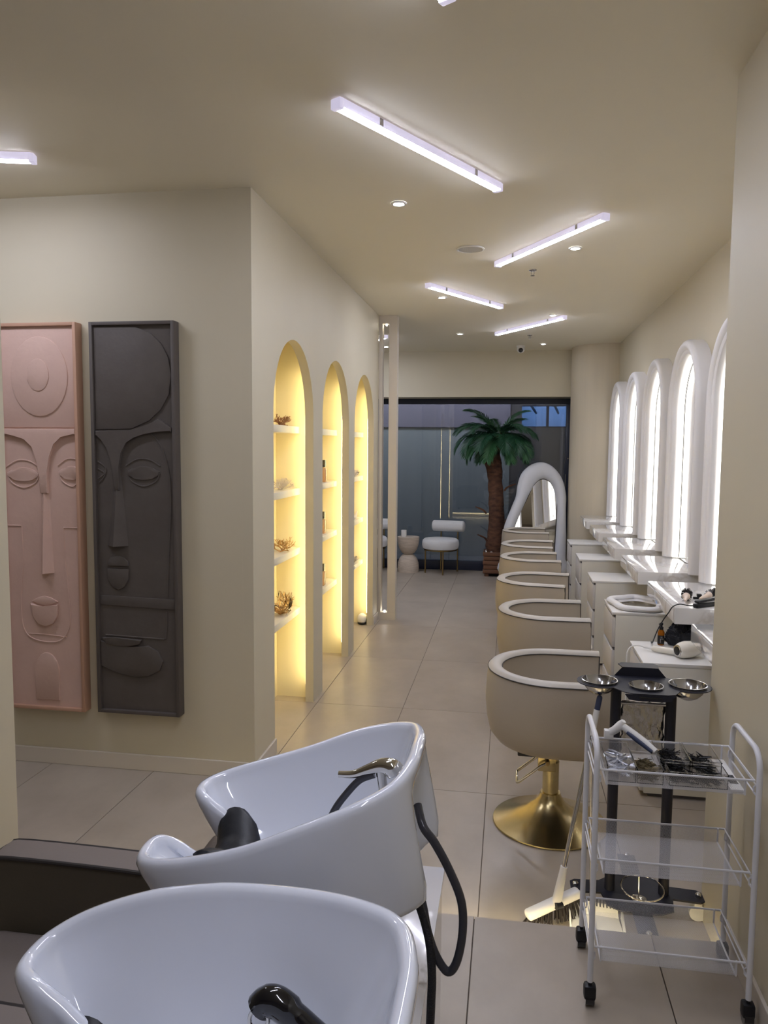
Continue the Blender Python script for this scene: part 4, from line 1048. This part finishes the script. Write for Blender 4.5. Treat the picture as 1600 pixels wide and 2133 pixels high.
# curved floor mirror
OC = Vector((.405, 10.16, 0.02))
t = thing('floor_mirror', OC, 'tall pear-shaped floor mirror with thick white tubular frame', 'mirror', local=True)
t.rotation_euler = (R(-8), 0, R(13)); t.scale = (.97, .97, .98)
out_ = [(-.50, .10), (-.50, .30), (-.49, .50), (-.46, .714), (-.37, .944), (-.295, 1.139), (-.245, 1.333), (-.17, 1.494), (-.02, 1.592), (.14, 1.581), (.30, 1.436), (.38, 1.215), (.392, .959), (.39, .573), (.38, .282), (.37, .10)]
inn_ = [(-.36, .18), (-.365, .30), (-.36, .50), (-.32, .717), (-.225, .946), (-.15, 1.09), (-.10, 1.19), (-.045, 1.295), (.04, 1.365), (.13, 1.367), (.225, 1.285), (.272, 1.12), (.27, .94), (.245, .60), (.22, .30), (.20, .18)]
mid = [((a[0]+b[0])/2, 0, (a[1]+b[1])/2) for a, b in zip(out_, inn_)]
hwid = [math.hypot(a[0]-b[0], a[1]-b[1])/2 for a, b in zip(out_, inn_)]
mp_ = spline(mid, 6, True); hr = [q.x for q in spline([(h_, 0, 0) for h_ in hwid], 6, True)]
n = len(mp_); rings = []
for i in range(n):
    tg = (mp_[(i+1) % n]-mp_[i-1]).normalized(); nn = Vector((tg.z, 0, -tg.x)); h_ = hr[i]
    rings.append([mp_[i]+nn*h_*cos(2*pi*k/16)+Vector((0, 1, 0))*.075*sin(2*pi*k/16) for k in range(16)])
part('frame', B().loft(rings, True, loop=True), mat('frame_fabric', srgb(206, 208, 214), .55), t)
ins = [(p.x, p.z) for p in spline([(a, 0, b) for a, b in inn_], 6, True)]
cxm = sum(p[0] for p in ins)/len(ins); czm = sum(p[1] for p in ins)/len(ins)
part('glass', B().prism([(cxm+(x-cxm)*1.06, czm+(z-czm)*1.03) for x, z in ins], 'y', .0, .006), MIRROR, t, smooth=False)
part('inner_seam', B().tube([(x, -.008, z) for x, z in ins], .006, 6, True), PIPE, t)
# bistro chairs with bolster backs
def bistro(loc, rz, label):
    t = thing('lounge_chair', loc, label, 'chair', 'white bolster chairs by the shopfront', local=True); t.rotation_euler = (0, 0, rz)
    part('seat', B().lathe([(.0, .34), (.225, .34), (.25, .355), (.258, .39), (.258, .43), (.25, .465), (.225, .485), (.0, .492)], (0, 0, 0), 48), BOUC, t)
    part('bolster', B().lathe([(.0, -.23), (.062, -.23), (.078, -.215), (.08, 0), (.078, .215), (.062, .23), (.0, .23)], (0, 0, 0), 28).rot(Matrix.Rotation(R(90), 3, 'Y')), BOUC, t)
    o = [x for x in bpy.data.objects if x.parent == t and x.name.startswith('bolster')][0]; o.location = (.06, .20, .645)
    for x, y, h in ((-.20, -.07, .35), (.09, -.20, .35), (-.05, .215, .62), (.20, .19, .62)):
        part('leg', B().cyl((x, y, 0), (x, y, h), .011, 12), BRASS, t)
    part('seat_ring', B().lathe([(.20, .325), (.235, .325), (.235, .342), (.20, .342)], (0, 0, 0), 36, False), BRASS, t)
    return t
bistro((-.93, 10.70, .001), R(-10), 'white round chair with cylinder back beside the stone side table')
bistro((-1.95, 10.74, .001), R(8), 'white round chair glimpsed through the slim frame')
t = thing('side_table', (-1.388, 10.72, 0), 'hourglass side table of ribbed pale travertine', 'table')
part('lower_bowl', B().lathe([(.150, 0), (.152, .06), (.146, .13), (.125, .19), (.085, .24), (.06, .252)], (-1.388, 10.72, 0), 40), TRAV, t)
part('upper_bowl', B().lathe([(.06, .252), (.088, .268), (.122, .32), (.143, .38), (.152, .44), (.154, .497), (.140, .499)], (-1.388, 10.72, 0), 40), TRAV, t)
single('white_cup', B().lathe([(.034, .4995), (.038, .52), (.039, .59), (.036, .592), (.034, .52), (.001, .51)], (-1.452, 10.70, 0), 24), WHITE, 'small white cup on the hourglass side table', 'cup')
